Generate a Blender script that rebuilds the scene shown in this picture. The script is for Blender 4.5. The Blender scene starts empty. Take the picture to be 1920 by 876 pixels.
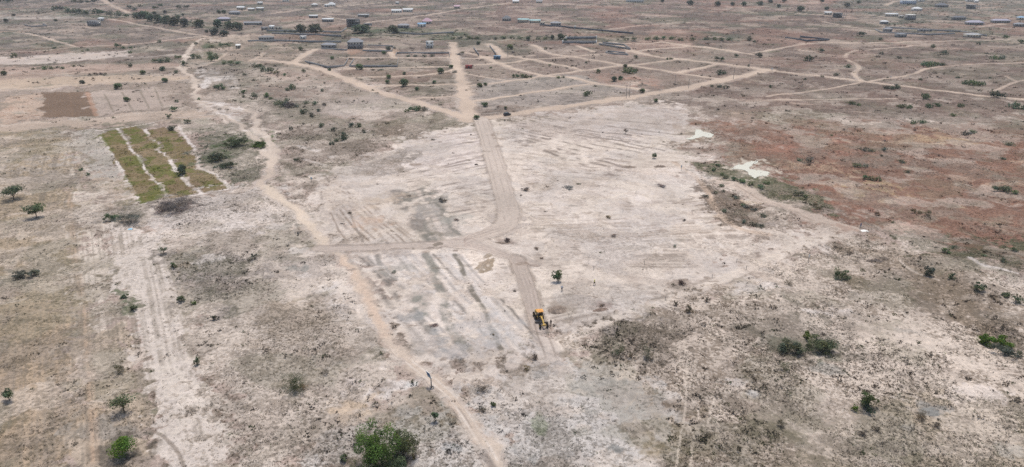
import bpy, math, random
import numpy as np
R = math.radians
# ------------------------------------------------------------------ camera, light, exposure
scene = bpy.context.scene
COL = scene.collection
F, HOR, H = 1280.0, -100.0, 86.0          # focal length in photo pixels, horizon row, flying height in metres
PIT = math.atan((438 - HOR) / F)
cd = bpy.data.cameras.new('camera'); cam = bpy.data.objects.new('camera', cd); COL.objects.link(cam)
cd.sensor_width = 36; cd.lens = 36 * F / 1920; cd.clip_start = 1; cd.clip_end = 30000
cam.location = (0, 0, H); cam.rotation_euler = (math.pi / 2 - PIT, 0, 0); scene.camera = cam
SUN_EL, SUN_AZ = 74.0, 12.0               # high hazy sun, a little beyond the site
w = bpy.data.worlds.new('World'); scene.world = w; w.use_nodes = True
nt = w.node_tree; sky = nt.nodes.new('ShaderNodeTexSky'); sky.sky_type = 'NISHITA'; sky.sun_disc = False
sky.sun_elevation = R(SUN_EL); sky.sun_rotation = R(SUN_AZ); sky.air_density = 1.3; sky.dust_density = 3.0; sky.ozone_density = 0.6
nt.links.new(sky.outputs[0], nt.nodes['Background'].inputs[0]); nt.nodes['Background'].inputs[1].default_value = 0.13
sl = bpy.data.lights.new('sun', 'SUN'); so = bpy.data.objects.new('sun', sl); COL.objects.link(so)
sl.energy = 2.6; sl.angle = R(6); sl.color = (1.0, 0.95, 0.85)
so.rotation_euler = (R(90 - SUN_EL), 0, R(-SUN_AZ) + math.pi); so.location = (0, 0, 300)
so.rotation_euler = (R(-(90 - SUN_EL)), 0, R(-SUN_AZ))
scene.view_settings.view_transform = 'Standard'; scene.view_settings.look = 'None'
scene.view_settings.exposure = 0.28; scene.view_settings.gamma = 1.0
scene.render.engine = 'CYCLES'
scene.cycles.use_denoising = False; scene.cycles.volume_bounces = 0; scene.cycles.max_bounces = 5; scene.cycles.diffuse_bounces = 2

rng = np.random.default_rng(7); rnd = random.Random(7)
# ------------------------------------------------------------------ helpers
sp, cp = math.sin(PIT), math.cos(PIT)
def G(px, py):                             # survey point: photo pixel -> metres on the ground
    a, v = (px - 960) / F, (py - 438) / F
    dz = -sp - v * cp; dy = cp - v * sp
    t = -H / dz
    return (a * t, dy * t)
def S(py): return cp * (py - HOR) / H      # pixels per metre at a ground row
def lin(c):
    c = np.asarray(c, float) / 255.0
    return np.where(c <= 0.04045, c / 12.92, ((c + 0.055) / 1.055) ** 2.4)
K = 0.60
def alb(c): return lin(c) * K
def hash2(ix, iy, s):
    h = (ix.astype(np.int64) * 374761393 + iy.astype(np.int64) * 668265263 + s * 974634777) & 0xffffffff
    h = ((h ^ (h >> 13)) * 1274126177) & 0xffffffff
    return ((h ^ (h >> 16)) & 0xffff) / 65535.0
def vnoise(x, y, s):
    ix, iy = np.floor(x), np.floor(y); fx, fy = x - ix, y - iy
    fx = fx * fx * (3 - 2 * fx); fy = fy * fy * (3 - 2 * fy)
    a, b = hash2(ix, iy, s), hash2(ix + 1, iy, s); c, d = hash2(ix, iy + 1, s), hash2(ix + 1, iy + 1, s)
    return (a * (1 - fx) + b * fx) * (1 - fy) + (c * (1 - fx) + d * fx) * fy
def fbm(x, y, size, o=4, s=0, sp_=None):
    t = 0; amp = 1; n = 0; c, sn = math.cos(0.6), math.sin(0.6)
    for i in range(o):
        f = 1.0
        if sp_ is not None: f = np.clip(size / (2.2 * sp_), 0, 1)
        t = t + amp * f * (vnoise(x / size, y / size, s + i) - 0.5); n += amp
        amp *= 0.55; size *= 0.47; x, y = x * c - y * sn, x * sn + y * c
    return t / n * 2.2 + 0.5               # about 0..1
def mesh_np(name, V, Fc, mats=(), smooth=False):
    me = bpy.data.meshes.new(name); V = np.asarray(V, np.float32); Fc = np.asarray(Fc, np.int32); k = Fc.shape[1]
    me.vertices.add(len(V)); me.vertices.foreach_set('co', V.ravel())
    me.loops.add(Fc.size); me.loops.foreach_set('vertex_index', Fc.ravel())
    me.polygons.add(len(Fc)); me.polygons.foreach_set('loop_start', np.arange(0, Fc.size, k, dtype=np.int32))
    if smooth: me.polygons.foreach_set('use_smooth', np.ones(len(Fc), bool))
    for m in mats: me.materials.append(m)
    me.update(calc_edges=True); return me
def link(name, me, parent=None, loc=(0, 0, 0)):
    o = bpy.data.objects.new(name, me); COL.objects.link(o); o.location = loc
    if parent: o.parent = parent
    return o
def tag(o, label=None, cat=None, group=None, kind=None):
    if label: o['label'] = label
    if cat: o['category'] = cat
    if group: o['group'] = group
    if kind: o['kind'] = kind
    return o
def thing(name, label, cat, loc, rz=0, group=None):
    o = bpy.data.objects.new(name, None); COL.objects.link(o); o.location = loc; o.rotation_euler = (0, 0, rz)
    return tag(o, label, cat, group)
_mats = {}
def mat(name, c, rough=0.85, spec=0.2, metal=0.0, var=0.12, scale=3.0, objcol=False):
    if name in _mats: return _mats[name]
    m = bpy.data.materials.new(name); m.use_nodes = True; n = m.node_tree.nodes; l = m.node_tree.links
    b = n['Principled BSDF']; b.inputs['Roughness'].default_value = rough; b.inputs['Metallic'].default_value = metal
    b.inputs['Specular IOR Level'].default_value = spec
    tc = n.new('ShaderNodeTexCoord'); no = n.new('ShaderNodeTexNoise'); no.inputs['Scale'].default_value = scale; no.inputs['Detail'].default_value = 4
    l.new(tc.outputs['Object'], no.inputs['Vector'])
    mr = n.new('ShaderNodeMapRange'); mr.inputs['From Min'].default_value = 0.3; mr.inputs['From Max'].default_value = 0.7
    mr.inputs['To Min'].default_value = 1 - var; mr.inputs['To Max'].default_value = 1 + var; l.new(no.outputs['Fac'], mr.inputs['Value'])
    mx = n.new('ShaderNodeMix'); mx.data_type = 'RGBA'; mx.blend_type = 'MULTIPLY'; mx.inputs['Factor'].default_value = 1
    if objcol:
        oi = n.new('ShaderNodeObjectInfo'); l.new(oi.outputs['Color'], mx.inputs['A'])
    else: mx.inputs['A'].default_value = (*c, 1)
    l.new(mr.outputs['Result'], mx.inputs['B']); l.new(mx.outputs['Result'], b.inputs['Base Color'])
    _mats[name] = m; return m

# ------------------------------------------------------------------ the ground sheet
# fan-shaped grid, fine where the site is near, coarse towards the horizon
py = np.concatenate([np.linspace(1050, 930, 40), np.linspace(929, -30, 860), [-45, -60, -72, -80, -87, -92]])
Yr = np.array([G(960, p)[1] for p in py]); Yr = np.concatenate([[-300, -100, 0, 40], Yr])
uc = np.concatenate([[-14, -9, -6, -4, -3, -2.2, -1.7, -1.4], np.linspace(-1.15, 1.15, 1500), [1.4, 1.7, 2.2, 3, 4, 6, 9, 14]])
# width of a row: roughly proportional to distance
Wr = np.sqrt(np.maximum(Yr, 30) ** 2 + H * H) * 0.93
NR, NC = len(Yr), len(uc)
X = (uc[None, :] * 0.84 * Wr[:, None]).ravel(); Y = np.repeat(Yr, NC)
SPC = np.repeat(np.abs(np.gradient(Yr)), NC); SPX = np.repeat(Wr * 0.0013, NC)
DIST = np.sqrt(Y * Y + X * X + H * H)
N1 = fbm(X, Y, 8, 5, 11, SPX) - 0.5; N2 = fbm(X, Y, 8, 5, 21, SPX) - 0.5
NED = fbm(X, Y, 2.4, 4, 61, SPX) - 0.5
NBIG = fbm(X, Y, 60, 4, 31); NMID = fbm(X, Y, 14, 4, 41, SPC); NFIN = fbm(X, Y, 3.2, 3, 51, SPC)
BASE = np.tile(alb((190, 171, 160)), (len(X), 1)); COV = np.tile(alb((136, 119, 104)), (len(X), 1))
DEN = np.full(len(X), 0.42); FLAT = np.zeros(len(X)); SCR = np.full(len(X), 0.25)
MASK = {}; PROT = np.zeros(len(X)); BERM = np.zeros(len(X))
def sub(P, m):
    P = np.asarray(P); x0, y0 = P.min(0) - m; x1, y1 = P.max(0) + m
    return np.nonzero((X > x0) & (X < x1) & (Y > y0) & (Y < y1))[0]
def sdist(P, x, y, closed=True):
    n = len(P); d2 = np.full(len(x), 1e18); ins = np.zeros(len(x), bool); T = np.zeros(len(x))
    for i in range(n if closed else n - 1):
        ax, ay = P[i]; bx, by = P[(i + 1) % n]; ex, ey = bx - ax, by - ay; L = ex * ex + ey * ey + 1e-9
        t = np.clip(((x - ax) * ex + (y - ay) * ey) / L, 0, 1); q = (x - ax - t * ex) ** 2 + (y - ay - t * ey) ** 2
        m = q < d2; d2 = np.where(m, q, d2); T = np.where(m, i + t, T)
        if closed:
            c = ((ay > y) != (by > y)) & (x < (bx - ax) * (y - ay) / (by - ay + 1e-12) + ax); ins ^= c
    d = np.sqrt(d2)
    return (np.where(ins, -d, d) if closed else d), T
def lay(idx, m, c=None, cov=None, den=None, scr=None, flat=None, name=None, cmul=.88, prot=0.0):
    if prot or name: PROT[idx] = np.maximum(PROT[idx], m * (1 if name else prot))
    if name == 'graded_road': BERM[idx] = np.maximum(BERM[idx] * (1 - m), 4 * m * (1 - m))
    if c is not None: BASE[idx] += (alb(c) - BASE[idx]) * m[:, None]
    if cov is not None: COV[idx] += (alb(cov) - COV[idx]) * m[:, None]
    elif c is not None: COV[idx] += (alb(c) * cmul - COV[idx]) * (m * .85)[:, None]
    if den is not None: DEN[idx] += (den - DEN[idx]) * m
    if scr is not None: SCR[idx] += (scr - SCR[idx]) * m
    if flat is not None: FLAT[idx] = np.maximum(FLAT[idx], flat * m)
    if name:
        M = MASK.setdefault(name, np.zeros(len(X))); M[idx] = np.maximum(M[idx], m)
def spline(P, n=6):
    P = np.asarray(P, float)
    if len(P) < 3: return P
    Q = np.vstack([2 * P[0] - P[1], P, 2 * P[-1] - P[-2]]); out = []
    for i in range(1, len(Q) - 2):
        for k in range(n):
            t = k / n; a, b, c, d = Q[i - 1], Q[i], Q[i + 1], Q[i + 2]
            out.append(0.5 * (2 * b + (c - a) * t + (2 * a - 5 * b + 4 * c - d) * t * t + (3 * b - a - 3 * c + d) * t ** 3))
    out.append(P[-1]); return np.array(out)
def poly(pts, c=None, a=1.0, soft=2.0, warp=1.0, br=0.0, **kw):
    P = np.array([G(*p) for p in pts]); D = float(np.hypot(*P.mean(0))); k = D / 200; kw_ = min(k, 1.2); kw.setdefault('prot', .35)
    idx = sub(P, (soft + 3 * warp) * k + 2)
    if not len(idx): return
    d, _ = sdist(P, X[idx] + N1[idx] * warp * kw_ * 8, Y[idx] + N2[idx] * warp * kw_ * 8)
    d = d + NED[idx] * min(soft, 3) * kw_ * 4.0
    m = np.clip(0.5 - d / (soft * k + 1e-6), 0, 1); m = m * m * (3 - 2 * m) * a
    if br: m = m * np.clip((NMID[idx] - 0.5) * 4 * br + 1 - br * 0.6 + (NFIN[idx] - 0.5) * 2 * br, 0, 1)
    lay(idx, m, c, **kw)
def line(pts, wm, c=None, a=1.0, soft=0.35, warp=0.12, br=0.0, w2=None, **kw):
    P = spline([G(*p) for p in pts]); D = float(np.hypot(*P.mean(0)))
    idx = sub(P, max(wm, w2 or 0) + 4)
    if not len(idx): return
    d, T = sdist(P, X[idx] + N1[idx] * warp * wm * 3, Y[idx] + N2[idx] * warp * wm * 3, False)
    ww = wm if w2 is None else wm + (w2 - wm) * T / (len(P) - 1)
    s = np.maximum(soft * ww, 0.4 * SPX[idx])
    m = np.clip((ww / 2 + s / 2 - d) / s, 0, 1) * a
    if br: m = m * np.clip((NMID[idx] - 0.5) * 3 * br + 1 - br * 0.5 + (NFIN[idx] - 0.5) * 3 * br, 0, 1)
    kw.setdefault('prot', .9); lay(idx, m, c, **kw)
def blob(x, y, rx, ry, c=None, a=0.9, rag=0.7, **kw):
    gx, gy = G(x, y); s = S(y); ax = rx / s; ay = abs(G(x, y - ry)[1] - G(x, y + ry)[1]) / 2
    idx = np.nonzero((abs(X - gx) < ax * 1.8) & (abs(Y - gy) < ay * 1.8))[0]
    if not len(idx): return
    r = np.sqrt(((X[idx] - gx) / ax) ** 2 + ((Y[idx] - gy) / ay) ** 2)
    m = np.clip((1.05 - r) * 1.7 + (NMID[idx] - 0.5) * rag * 2.2 + (NFIN[idx] - 0.5) * rag * 2.4 + NED[idx] * 1.6, 0, 1) * (r < 1.8) * a
    kw.setdefault('prot', .75); lay(idx, m, c, **kw)
# ------------------------------------------------------------------ soils, fields, tracks: a survey of the site
SAND = (222, 207, 198); PALE = (232, 221, 214); GREY = (186, 177, 170); TAN = (198, 180, 160); BRN = (160, 140, 125)
DKB = (128, 112, 98); OLV = (120, 118, 92); GRN = (98, 108, 78); RED = (172, 130, 112); PEACH = (221, 200, 180)
# -- far plain
poly([(-400, -60), (2400, -60), (2400, 215), (1300, 215), (860, 140), (-400, 140)], (151, 135, 126), cov=(117, 102, 91), den=.48, soft=8)
poly([(900, -40), (1700, -40), (1700, 70), (900, 72)], (149, 129, 120), cov=(123, 102, 93), den=.5, soft=6)
poly([(1280, 10), (2200, 60), (2200, 215), (1500, 215), (1300, 170)], (144, 125, 115), cov=(112, 95, 86), den=.55, soft=6)
poly([(1430, -40), (2300, -40), (2300, 70), (1700, 60), (1600, 25)], (128, 126, 114), cov=(91, 98, 84), den=.5, soft=6, br=.5, scr=.8, prot=.5)
poly([(1230, -8), (1600, -8), (1560, 8), (1300, 5)], (158, 127, 115), den=.45, soft=2)
poly([(-300, -60), (900, -60), (900, 30), (0, 35), (-300, 30)], (139, 124, 118), cov=(105, 100, 91), den=.5, soft=4)
poly([(-200, 22), (60, 20), (190, 34), (120, 36), (-200, 38)], (161, 150, 139), den=.25, soft=1)
poly([(-100, 33), (140, 29), (180, 32), (70, 36), (-100, 36)], (184, 175, 166), den=.1, soft=1)
poly([(-300, 40), (170, 38), (300, 75), (0, 92), (-300, 100)], (144, 133, 126), cov=(110, 103, 91), den=.5, soft=1.5)
poly([(100, 48), (420, 55), (350, 75), (150, 82), (120, 66)], (153, 139, 130), cov=(114, 105, 95), den=.45, soft=1.5)
poly([(55, 80), (140, 75), (145, 90), (60, 96)], cov=(88, 95, 73), den=.7, soft=2)
# -- left middle bands
poly([(-300, 112), (0, 108), (238, 95), (245, 105), (110, 118), (-300, 130)], (205, 190, 180), den=.2, soft=1, prot=.85)
poly([(240, 90), (330, 90), (340, 105), (250, 110)], (166, 154, 146), den=.5, soft=2, br=.6)
poly([(275, 90), (345, 88), (340, 104), (275, 105)], (206, 190, 176), a=.6, den=.2, soft=1, br=.8)
poly([(-300, 132), (330, 118), (340, 126), (100, 145), (-300, 172)], (184, 160, 146), cov=(142, 122, 108), den=.35, soft=1.5, prot=.8)
poly([(-300, 160), (0, 150), (200, 142), (345, 142), (350, 150), (150, 160), (-300, 185)], (202, 180, 160), den=.25, soft=1.2, prot=.85)
poly([(-300, 178), (80, 170), (300, 152), (362, 150), (368, 188), (360, 205), (-300, 222)], (178, 160, 148), cov=(136, 124, 108), den=.42, soft=1, prot=.85)
poly([(32, 180), (78, 176), (80, 222), (-5, 232), (-20, 225)], (200, 176, 158), cov=(160, 120, 96), den=.3, soft=1, prot=.85)
poly([(80, 175), (165, 171), (182, 216), (150, 221), (80, 222)], (134, 112, 95), cov=(122, 101, 85), den=.3, soft=.4, warp=.3, name='ploughed_field', scr=0)
poly([(165, 174), (300, 163), (328, 200), (185, 216)], (194, 176, 164), cov=(150, 138, 126), den=.25, soft=1, prot=.85)
for p in [[(195, 176), (213, 210)], [(228, 172), (250, 208)], [(262, 170), (280, 204)], [(290, 166), (305, 202)]]: line(p, 1.2, (158, 144, 130), .9)
line([(102, 176), (105, 220)], .6, (140, 116, 98), .6); line([(130, 174), (137, 220)], .6, (146, 120, 100), .7); line([(164, 173), (180, 216)], 2.5, (186, 150, 128), .8)
poly([(-300, 238), (0, 232), (200, 220), (330, 206), (380, 208), (400, 222), (120, 240), (0, 250), (-300, 262)], (196, 176, 160), cov=(150, 134, 120), den=.25, soft=1, prot=.85)
# -- left fields
poly([(-400, 258), (140, 245), (170, 400), (180, 560), (190, 1000), (-500, 1000)], (186, 167, 145), cov=(142, 128, 107), den=.46, soft=3, scr=.15)
poly([(-400, 560), (60, 540), (190, 640), (190, 1000), (-500, 1000)], (190, 168, 145), cov=(146, 130, 108), den=.46, soft=6)
poly([(-200, 330), (100, 320), (180, 330), (190, 345), (60, 360), (-200, 370)], (152, 140, 128), a=.8, den=.5, soft=5, br=.5)
poly([(-200, 300), (90, 290), (110, 315), (-200, 325)], (196, 186, 178), a=.6, soft=3, br=.6)
poly([(130, 246), (190, 243), (245, 345), (255, 378), (200, 385), (175, 330), (160, 330), (150, 300)], (196, 186, 176), cov=(150, 142, 132), den=.35, soft=1.5, prot=.7, scr=.1)
line([(135, 252), (152, 300), (172, 330)], 2.2, (226, 212, 198), .6, br=.5)
line([(176, 250), (190, 270), (212, 292), (230, 330), (243, 360), (255, 380)], 1.6, (230, 218, 206), .8, br=.4)
poly([(180, 330), (240, 345), (258, 378), (200, 392), (180, 370)], (192, 174, 158), cov=(160, 138, 122), den=.4, soft=3)
poly([(128, 360), (190, 360), (200, 470), (215, 640), (160, 640), (148, 520), (150, 440)], (222, 208, 195), cov=(182, 168, 154), den=.3, soft=2, warp=.3, br=.2, prot=.7, scr=.1)
poly([(160, 640), (215, 600), (270, 660), (280, 1000), (160, 1000)], (198, 180, 162), cov=(152, 138, 120), den=.42, soft=2)
poly([(195, 400), (300, 440), (320, 500), (345, 560), (352, 640), (390, 720), (425, 800), (420, 860), (350, 1000), (300, 1000), (300, 860), (260, 640), (215, 540)], (222, 209, 199), cov=(184, 170, 157), den=.3, soft=1.5, warp=.2, prot=.85, scr=.08)
poly([(330, 560), (352, 640), (392, 730), (425, 800), (420, 850), (370, 800), (320, 700)], (226, 213, 201), a=.7, den=.15, soft=3)
line([(310, 480), (345, 575), (350, 640), (380, 715), (410, 780), (425, 830)], 1.2, (150, 140, 122), .55, br=.6)
HL = [(128, 390)]
for p, a in [([(128, 390), (135, 470), (150, 560), (158, 640), (165, 740), (172, 860)], .6), ([(92, 680), (95, 780), (90, 880)], .45), ([(212, 440), (222, 520), (235, 600)], .35), ([(-20, 480), (15, 640), (22, 800)], .3), ([(250, 690), (262, 760), (278, 800)], .6)]:
    line(p, .9, (146, 134, 116), a, br=.6, soft=.8)
poly([(200, 378), (212, 374), (240, 460), (245, 560), (228, 560), (215, 470)], (170, 156, 142), a=.5, soft=2, br=.5)
poly([(228, 548), (236, 545), (254, 575), (256, 588), (244, 592), (234, 575)], (158, 152, 136), cov=(116, 120, 96), den=.58, soft=1.2, warp=.4)
poly([(252, 700), (264, 700), (272, 745), (280, 780), (272, 792), (262, 750)], (146, 138, 120), den=.5, soft=1)
poly([(158, 580), (195, 570), (190, 600), (170, 618), (155, 615)], (168, 154, 138), a=.8, den=.5, soft=3)
poly([(5, 590), (40, 570), (50, 590), (10, 640)], (146, 132, 116), a=.7, soft=3, br=.5)
poly([(22, 500), (70, 505), (72, 525), (25, 528)], (150, 146, 134), a=.8, soft=1.5, cov=(98, 102, 88), den=.7)
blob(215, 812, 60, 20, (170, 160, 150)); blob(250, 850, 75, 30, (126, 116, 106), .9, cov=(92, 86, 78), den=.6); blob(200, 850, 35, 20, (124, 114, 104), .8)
line([(280, 806), (310, 820), (335, 850), (345, 876)], .7, (140, 126, 114), .7)
line([(129, 360), (140, 470), (153, 560), (162, 640), (170, 740), (176, 870)], 1.6, (206, 178, 154), .7, br=.5, soft=.8); line([(126, 300), (140, 330), (150, 360)], 1.5, (210, 196, 182), .6, br=.5); poly([(-60, 196), (30, 192), (-5, 232), (-80, 238)], (156, 142, 128), .8, soft=1); poly([(330, 166), (362, 156), (366, 196), (340, 204)], (160, 144, 132), .8, soft=1.5); line([(-60, 126), (100, 116), (238, 104)], 4, (216, 203, 193), .9, br=.2); line([(-60, 146), (60, 142), (200, 136), (330, 130)], 5, (150, 134, 120), .8, br=.4); line([(-60, 185), (100, 176), (300, 160)], 2.5, (150, 136, 122), .7, br=.4)
line([(-60, 256), (100, 243), (240, 230), (330, 216)], 1.6, (140, 126, 112), .7, br=.5); line([(-60, 236), (100, 228), (300, 212)], 4, (212, 194, 178), .8, br=.3)
def _furrows():
    hatch((20, 400), (240, 400), (-30, 900), (330, 900), 26, .25, (176, 162, 146), .45, .8); hatch((250, 440), (300, 450), (310, 860), (420, 830), 8, .3, (190, 176, 162), .5, .8); hatch((10, 256), (180, 250), (-40, 400), (130, 390), 14, .4, (160, 148, 134), .4, .8)
# -- green crop strips
poly([(185, 250), (222, 241), (315, 370), (262, 380), (245, 350), (212, 292)], (133, 116, 86), cov=(128, 116, 76), den=.42, soft=.4, warp=.3, name='crop_field', scr=0)
poly([(227, 240), (260, 236), (275, 245), (330, 320), (375, 362), (320, 374)], (137, 117, 93), cov=(128, 116, 76), den=.42, soft=.4, warp=.3, name='crop_field', scr=0)
poly([(270, 243), (315, 240), (345, 262), (372, 298), (365, 318), (390, 322), (430, 350), (380, 362), (340, 325), (325, 300)], (140, 119, 98), cov=(128, 116, 76), den=.42, soft=.4, warp=.3, name='crop_field', scr=0)
for P in [[(187, 250), (224, 242), (238, 262), (205, 272)], [(222, 330), (275, 300), (312, 362), (262, 378)], [(228, 240), (265, 238), (278, 250), (236, 252)], [(318, 340), (352, 335), (374, 360), (322, 372)], [(355, 325), (388, 322), (428, 350), (380, 362)], [(290, 300), (318, 296), (335, 320), (300, 330)], [(330, 300), (362, 296), (366, 315), (338, 318)]]:
    poly(P, (110, 107, 61), a=.75, cov=(104, 108, 50), den=.55, soft=2.5, br=.5)
for p, w_ in [([(187, 252), (212, 292), (245, 348), (262, 378)], 1.1), ([(220, 240), (245, 275), (280, 325), (320, 374)], 1.2), ([(272, 242), (300, 280), (328, 312), (334, 322)], 1.6), ([(342, 335), (360, 348), (378, 362)], 1.6), ([(335, 238), (350, 262), (372, 290), (374, 312), (400, 328), (432, 350)], 1.7), ([(180, 245), (260, 235), (330, 222), (400, 214)], 1.2), ([(262, 382), (310, 376), (380, 362), (432, 350), (480, 342)], 1.3)]:
    line(p, w_, PALE, .95, br=.25, warp=.3, scr=0, den=.1)
# -- scrub between the fields and the track
poly([(375, 240), (440, 225), (490, 275), (500, 330), (440, 345), (400, 320), (375, 290)], (160, 150, 138), cov=(116, 114, 96), den=.55, soft=2, scr=.6)
blob(405, 292, 34, 20, (112, 116, 92), .8, cov=(84, 94, 66), den=.7); blob(440, 265, 34, 17, (110, 118, 90), .85, cov=(80, 94, 60), den=.7); blob(487, 266, 17, 12, (92, 112, 66), .9, cov=(74, 98, 50), den=.7)
blob(410, 312, 40, 12, (140, 134, 120), .6)
poly([(200, 395), (440, 350), (500, 345), (560, 400), (590, 440), (600, 480), (520, 500), (340, 480), (300, 440)], (208, 196, 188), cov=(160, 149, 138), den=.36, soft=3, scr=.25)
poly([(300, 360), (380, 366), (420, 380), (300, 410), (200, 415), (195, 400)], (150, 140, 132), a=.7, soft=4, br=.4)
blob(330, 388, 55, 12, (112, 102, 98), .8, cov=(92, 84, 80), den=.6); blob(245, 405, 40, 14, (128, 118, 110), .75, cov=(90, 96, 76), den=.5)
# -- mid left dry ground below the scrub
poly([(330, 430), (600, 440), (640, 500), (720, 620), (760, 700), (700, 760), (640, 800), (420, 1000), (400, 780), (345, 600)], (208, 194, 182), cov=(158, 145, 132), den=.42, soft=3, scr=.28)
poly([(310, 470), (420, 470), (470, 520), (450, 600), (360, 560), (340, 520)], (174, 162, 154), cov=(130, 122, 110), den=.5, soft=5, scr=.5)
poly([(540, 470), (620, 470), (640, 520), (620, 560), (560, 540), (500, 510)], (184, 172, 164), a=.7, soft=5)
poly([(620, 545), (660, 540), (690, 600), (700, 660), (670, 650), (640, 600)], PALE, .75, soft=3, br=.5, den=.3)
poly([(340, 440), (420, 425), (400, 450), (350, 470)], PALE, .6, soft=3, br=.6); blob(395, 487, 20, 8, PALE); blob(570, 470, 22, 6, PALE, .9); blob(560, 515, 18, 5, PALE, .6)
blob(550, 502, 16, 6, (150, 148, 142), .7); blob(400, 520, 28, 14, (156, 150, 140), .6, rag=1)
poly([(470, 560), (600, 560), (640, 640), (600, 700), (520, 720), (480, 640)], (186, 168, 150), a=.6, cov=(134, 120, 104), den=.52, soft=6, br=.3)
poly([(600, 700), (760, 690), (800, 730), (760, 760), (640, 760)], (214, 199, 186), a=.7, soft=5, br=.4, den=.3)
blob(745, 722, 55, 16, PALE, .9, rag=1); blob(700, 738, 40, 14, PALE, .8, rag=1); blob(655, 712, 28, 12, (226, 212, 204), .7, rag=1); blob(780, 715, 22, 14, (226, 222, 218), .9); blob(617, 682, 28, 12, PALE, .8)
blob(715, 722, 24, 9, (166, 152, 142), .8); blob(668, 762, 40, 22, (214, 190, 164), .8, rag=.4); blob(756, 772, 26, 10, (164, 160, 156), .8); blob(640, 690, 24, 10, (176, 156, 138), .7)
line([(500, 850), (560, 810), (660, 785), (760, 750), (810, 740)], 5, (206, 192, 178), .5, br=.5, soft=.8); line([(490, 870), (600, 790), (720, 775)], 1.2, (150, 136, 124), .4, br=.7)
poly([(600, 800), (800, 780), (900, 800), (960, 880), (960, 1000), (560, 1000)], (206, 197, 190), cov=(144, 134, 124), den=.46, soft=5, scr=.3)
blob(820, 790, 40, 18, (150, 134, 114), .75); blob(690, 870, 90, 22, (150, 130, 118), .7); blob(850, 840, 18, 10, (150, 154, 156), .5)
# -- strips north of the site
poly([(350, 70), (470, 66), (560, 90), (600, 140), (480, 140), (350, 140)], (180, 161, 145), cov=(115, 106, 93), den=.42, soft=2)
poly([(355, 118), (480, 120), (580, 140), (640, 190), (600, 230), (500, 230), (440, 190), (370, 150)], (170, 157, 145), cov=(109, 102, 91), den=.45, soft=2, scr=.6)
for p, wm in [([(390, 150), (400, 175), (408, 165)], 0), ([(402, 128), (408, 152)], 8), ([(427, 138), (440, 166)], 8), ([(384, 165), (390, 150), (380, 130)], 4)]:
    if wm: line(p, wm, PALE, .8, br=.4)
poly([(560, 125), (700, 175), (700, 190), (600, 190), (500, 150), (480, 125)], (195, 178, 165), a=.8, den=.25, soft=2, br=.3)
poly([(480, 150), (560, 165), (680, 180), (660, 190), (600, 190), (480, 175)], (163, 142, 130), a=.8, den=.5, soft=1)
poly([(615, 193), (720, 175), (775, 190), (720, 205), (640, 220), (610, 215)], (190, 176, 167), cov=(144, 133, 124), den=.3, soft=1)
for k in range(7): line([(612 + k * 3, 195 + k * 3.6), (700 + k * 10, 181 + k * 3.2), (750 + k * 12, 176 + k * 3.4 + 6)], .8, (170, 158, 146), .7, br=.4)
poly([(700, 230), (860, 222), (800, 245), (700, 270), (600, 300), (640, 250)], (170, 153, 138), cov=(115, 102, 88), den=.5, soft=2, scr=.6)
poly([(510, 230), (620, 225), (700, 240), (720, 270), (690, 300), (600, 330), (530, 340), (520, 300)], (168, 153, 142), cov=(117, 104, 90), den=.5, soft=3, scr=.6)
poly([(590, 225), (660, 220), (700, 240), (640, 262), (600, 255)], (192, 180, 170), a=.6, br=.6, soft=3)
line([(560, 275), (600, 285), (625, 295)], 3, PALE, .8, br=.6); line([(570, 300), (610, 310)], 2, PALE, .6, br=.6)
# -- the cleared sandy site
poly([(600, 345), (660, 305), (700, 285), (775, 255), (890, 232), (960, 222), (1250, 190), (1300, 215), (1290, 250), (1310, 300), (1320, 340), (1345, 390), (1400, 430), (1500, 440), (1590, 432), (1480, 480), (1400, 510), (1290, 548), (1200, 590), (1060, 640), (1030, 690), (960, 705), (880, 740), (800, 690), (740, 620), (690, 540), (640, 480), (600, 440), (585, 390)], (233, 218, 205), cov=(196, 178, 164), den=.22, soft=5, warp=1.6, scr=.03, flat=.5)
poly([(760, 270), (890, 240), (920, 330), (760, 315)], (228, 214, 208), a=.7, soft=3, br=.2)
poly([(975, 380), (1120, 330), (1300, 340), (1380, 430), (1240, 470), (1000, 430)], (228, 214, 201), a=.8, soft=5, br=.2)
poly([(1100, 400), (1240, 360), (1330, 400), (1200, 440)], (216, 204, 198), a=.6, soft=6, br=.5)
poly([(950, 225), (1240, 195), (1290, 230), (1200, 262), (960, 260)], (210, 194, 184), a=.7, cov=(170, 154, 144), den=.35, soft=3)
poly([(1060, 225), (1280, 200), (1290, 245), (1180, 260)], (200, 188, 182), a=.6, soft=3, br=.3)
poly([(600, 345), (700, 330), (760, 400), (740, 450), (620, 450)], (214, 198, 184), a=.7, soft=3, br=.3)
poly([(1000, 320), (1260, 310), (1320, 340), (1200, 350), (1000, 380)], (206, 190, 178), a=.6, soft=4, br=.5, cov=(150, 132, 118), den=.4)
poly([(640, 300), (780, 270), (775, 315), (690, 330)], (178, 164, 154), cov=(134, 122, 108), den=.5, soft=1, br=.2)
poly([(1000, 430), (1400, 440), (1500, 445), (1400, 490), (1200, 520), (1000, 480)], (216, 202, 190), a=.6, cov=(170, 154, 140), den=.35, soft=4)
poly([(1020, 540), (1280, 520), (1200, 580), (1050, 620)], (206, 194, 184), a=.7, soft=4, cov=(160, 146, 134), den=.35)
blob(1085, 572, 60, 12, (176, 164, 154), .6); blob(1045, 578, 28, 9, (158, 146, 136), .8); blob(1130, 575, 20, 8, (168, 146, 138), .8); blob(1300, 545, 40, 8, (210, 198, 188), .6)
line([(1030, 655), (1100, 618), (1230, 572), (1290, 548), (1400, 505), (1500, 462), (1590, 435)], 5.0, (228, 214, 201), .85, soft=.6, br=.15, den=.08, scr=0, name='dirt_track')
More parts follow.
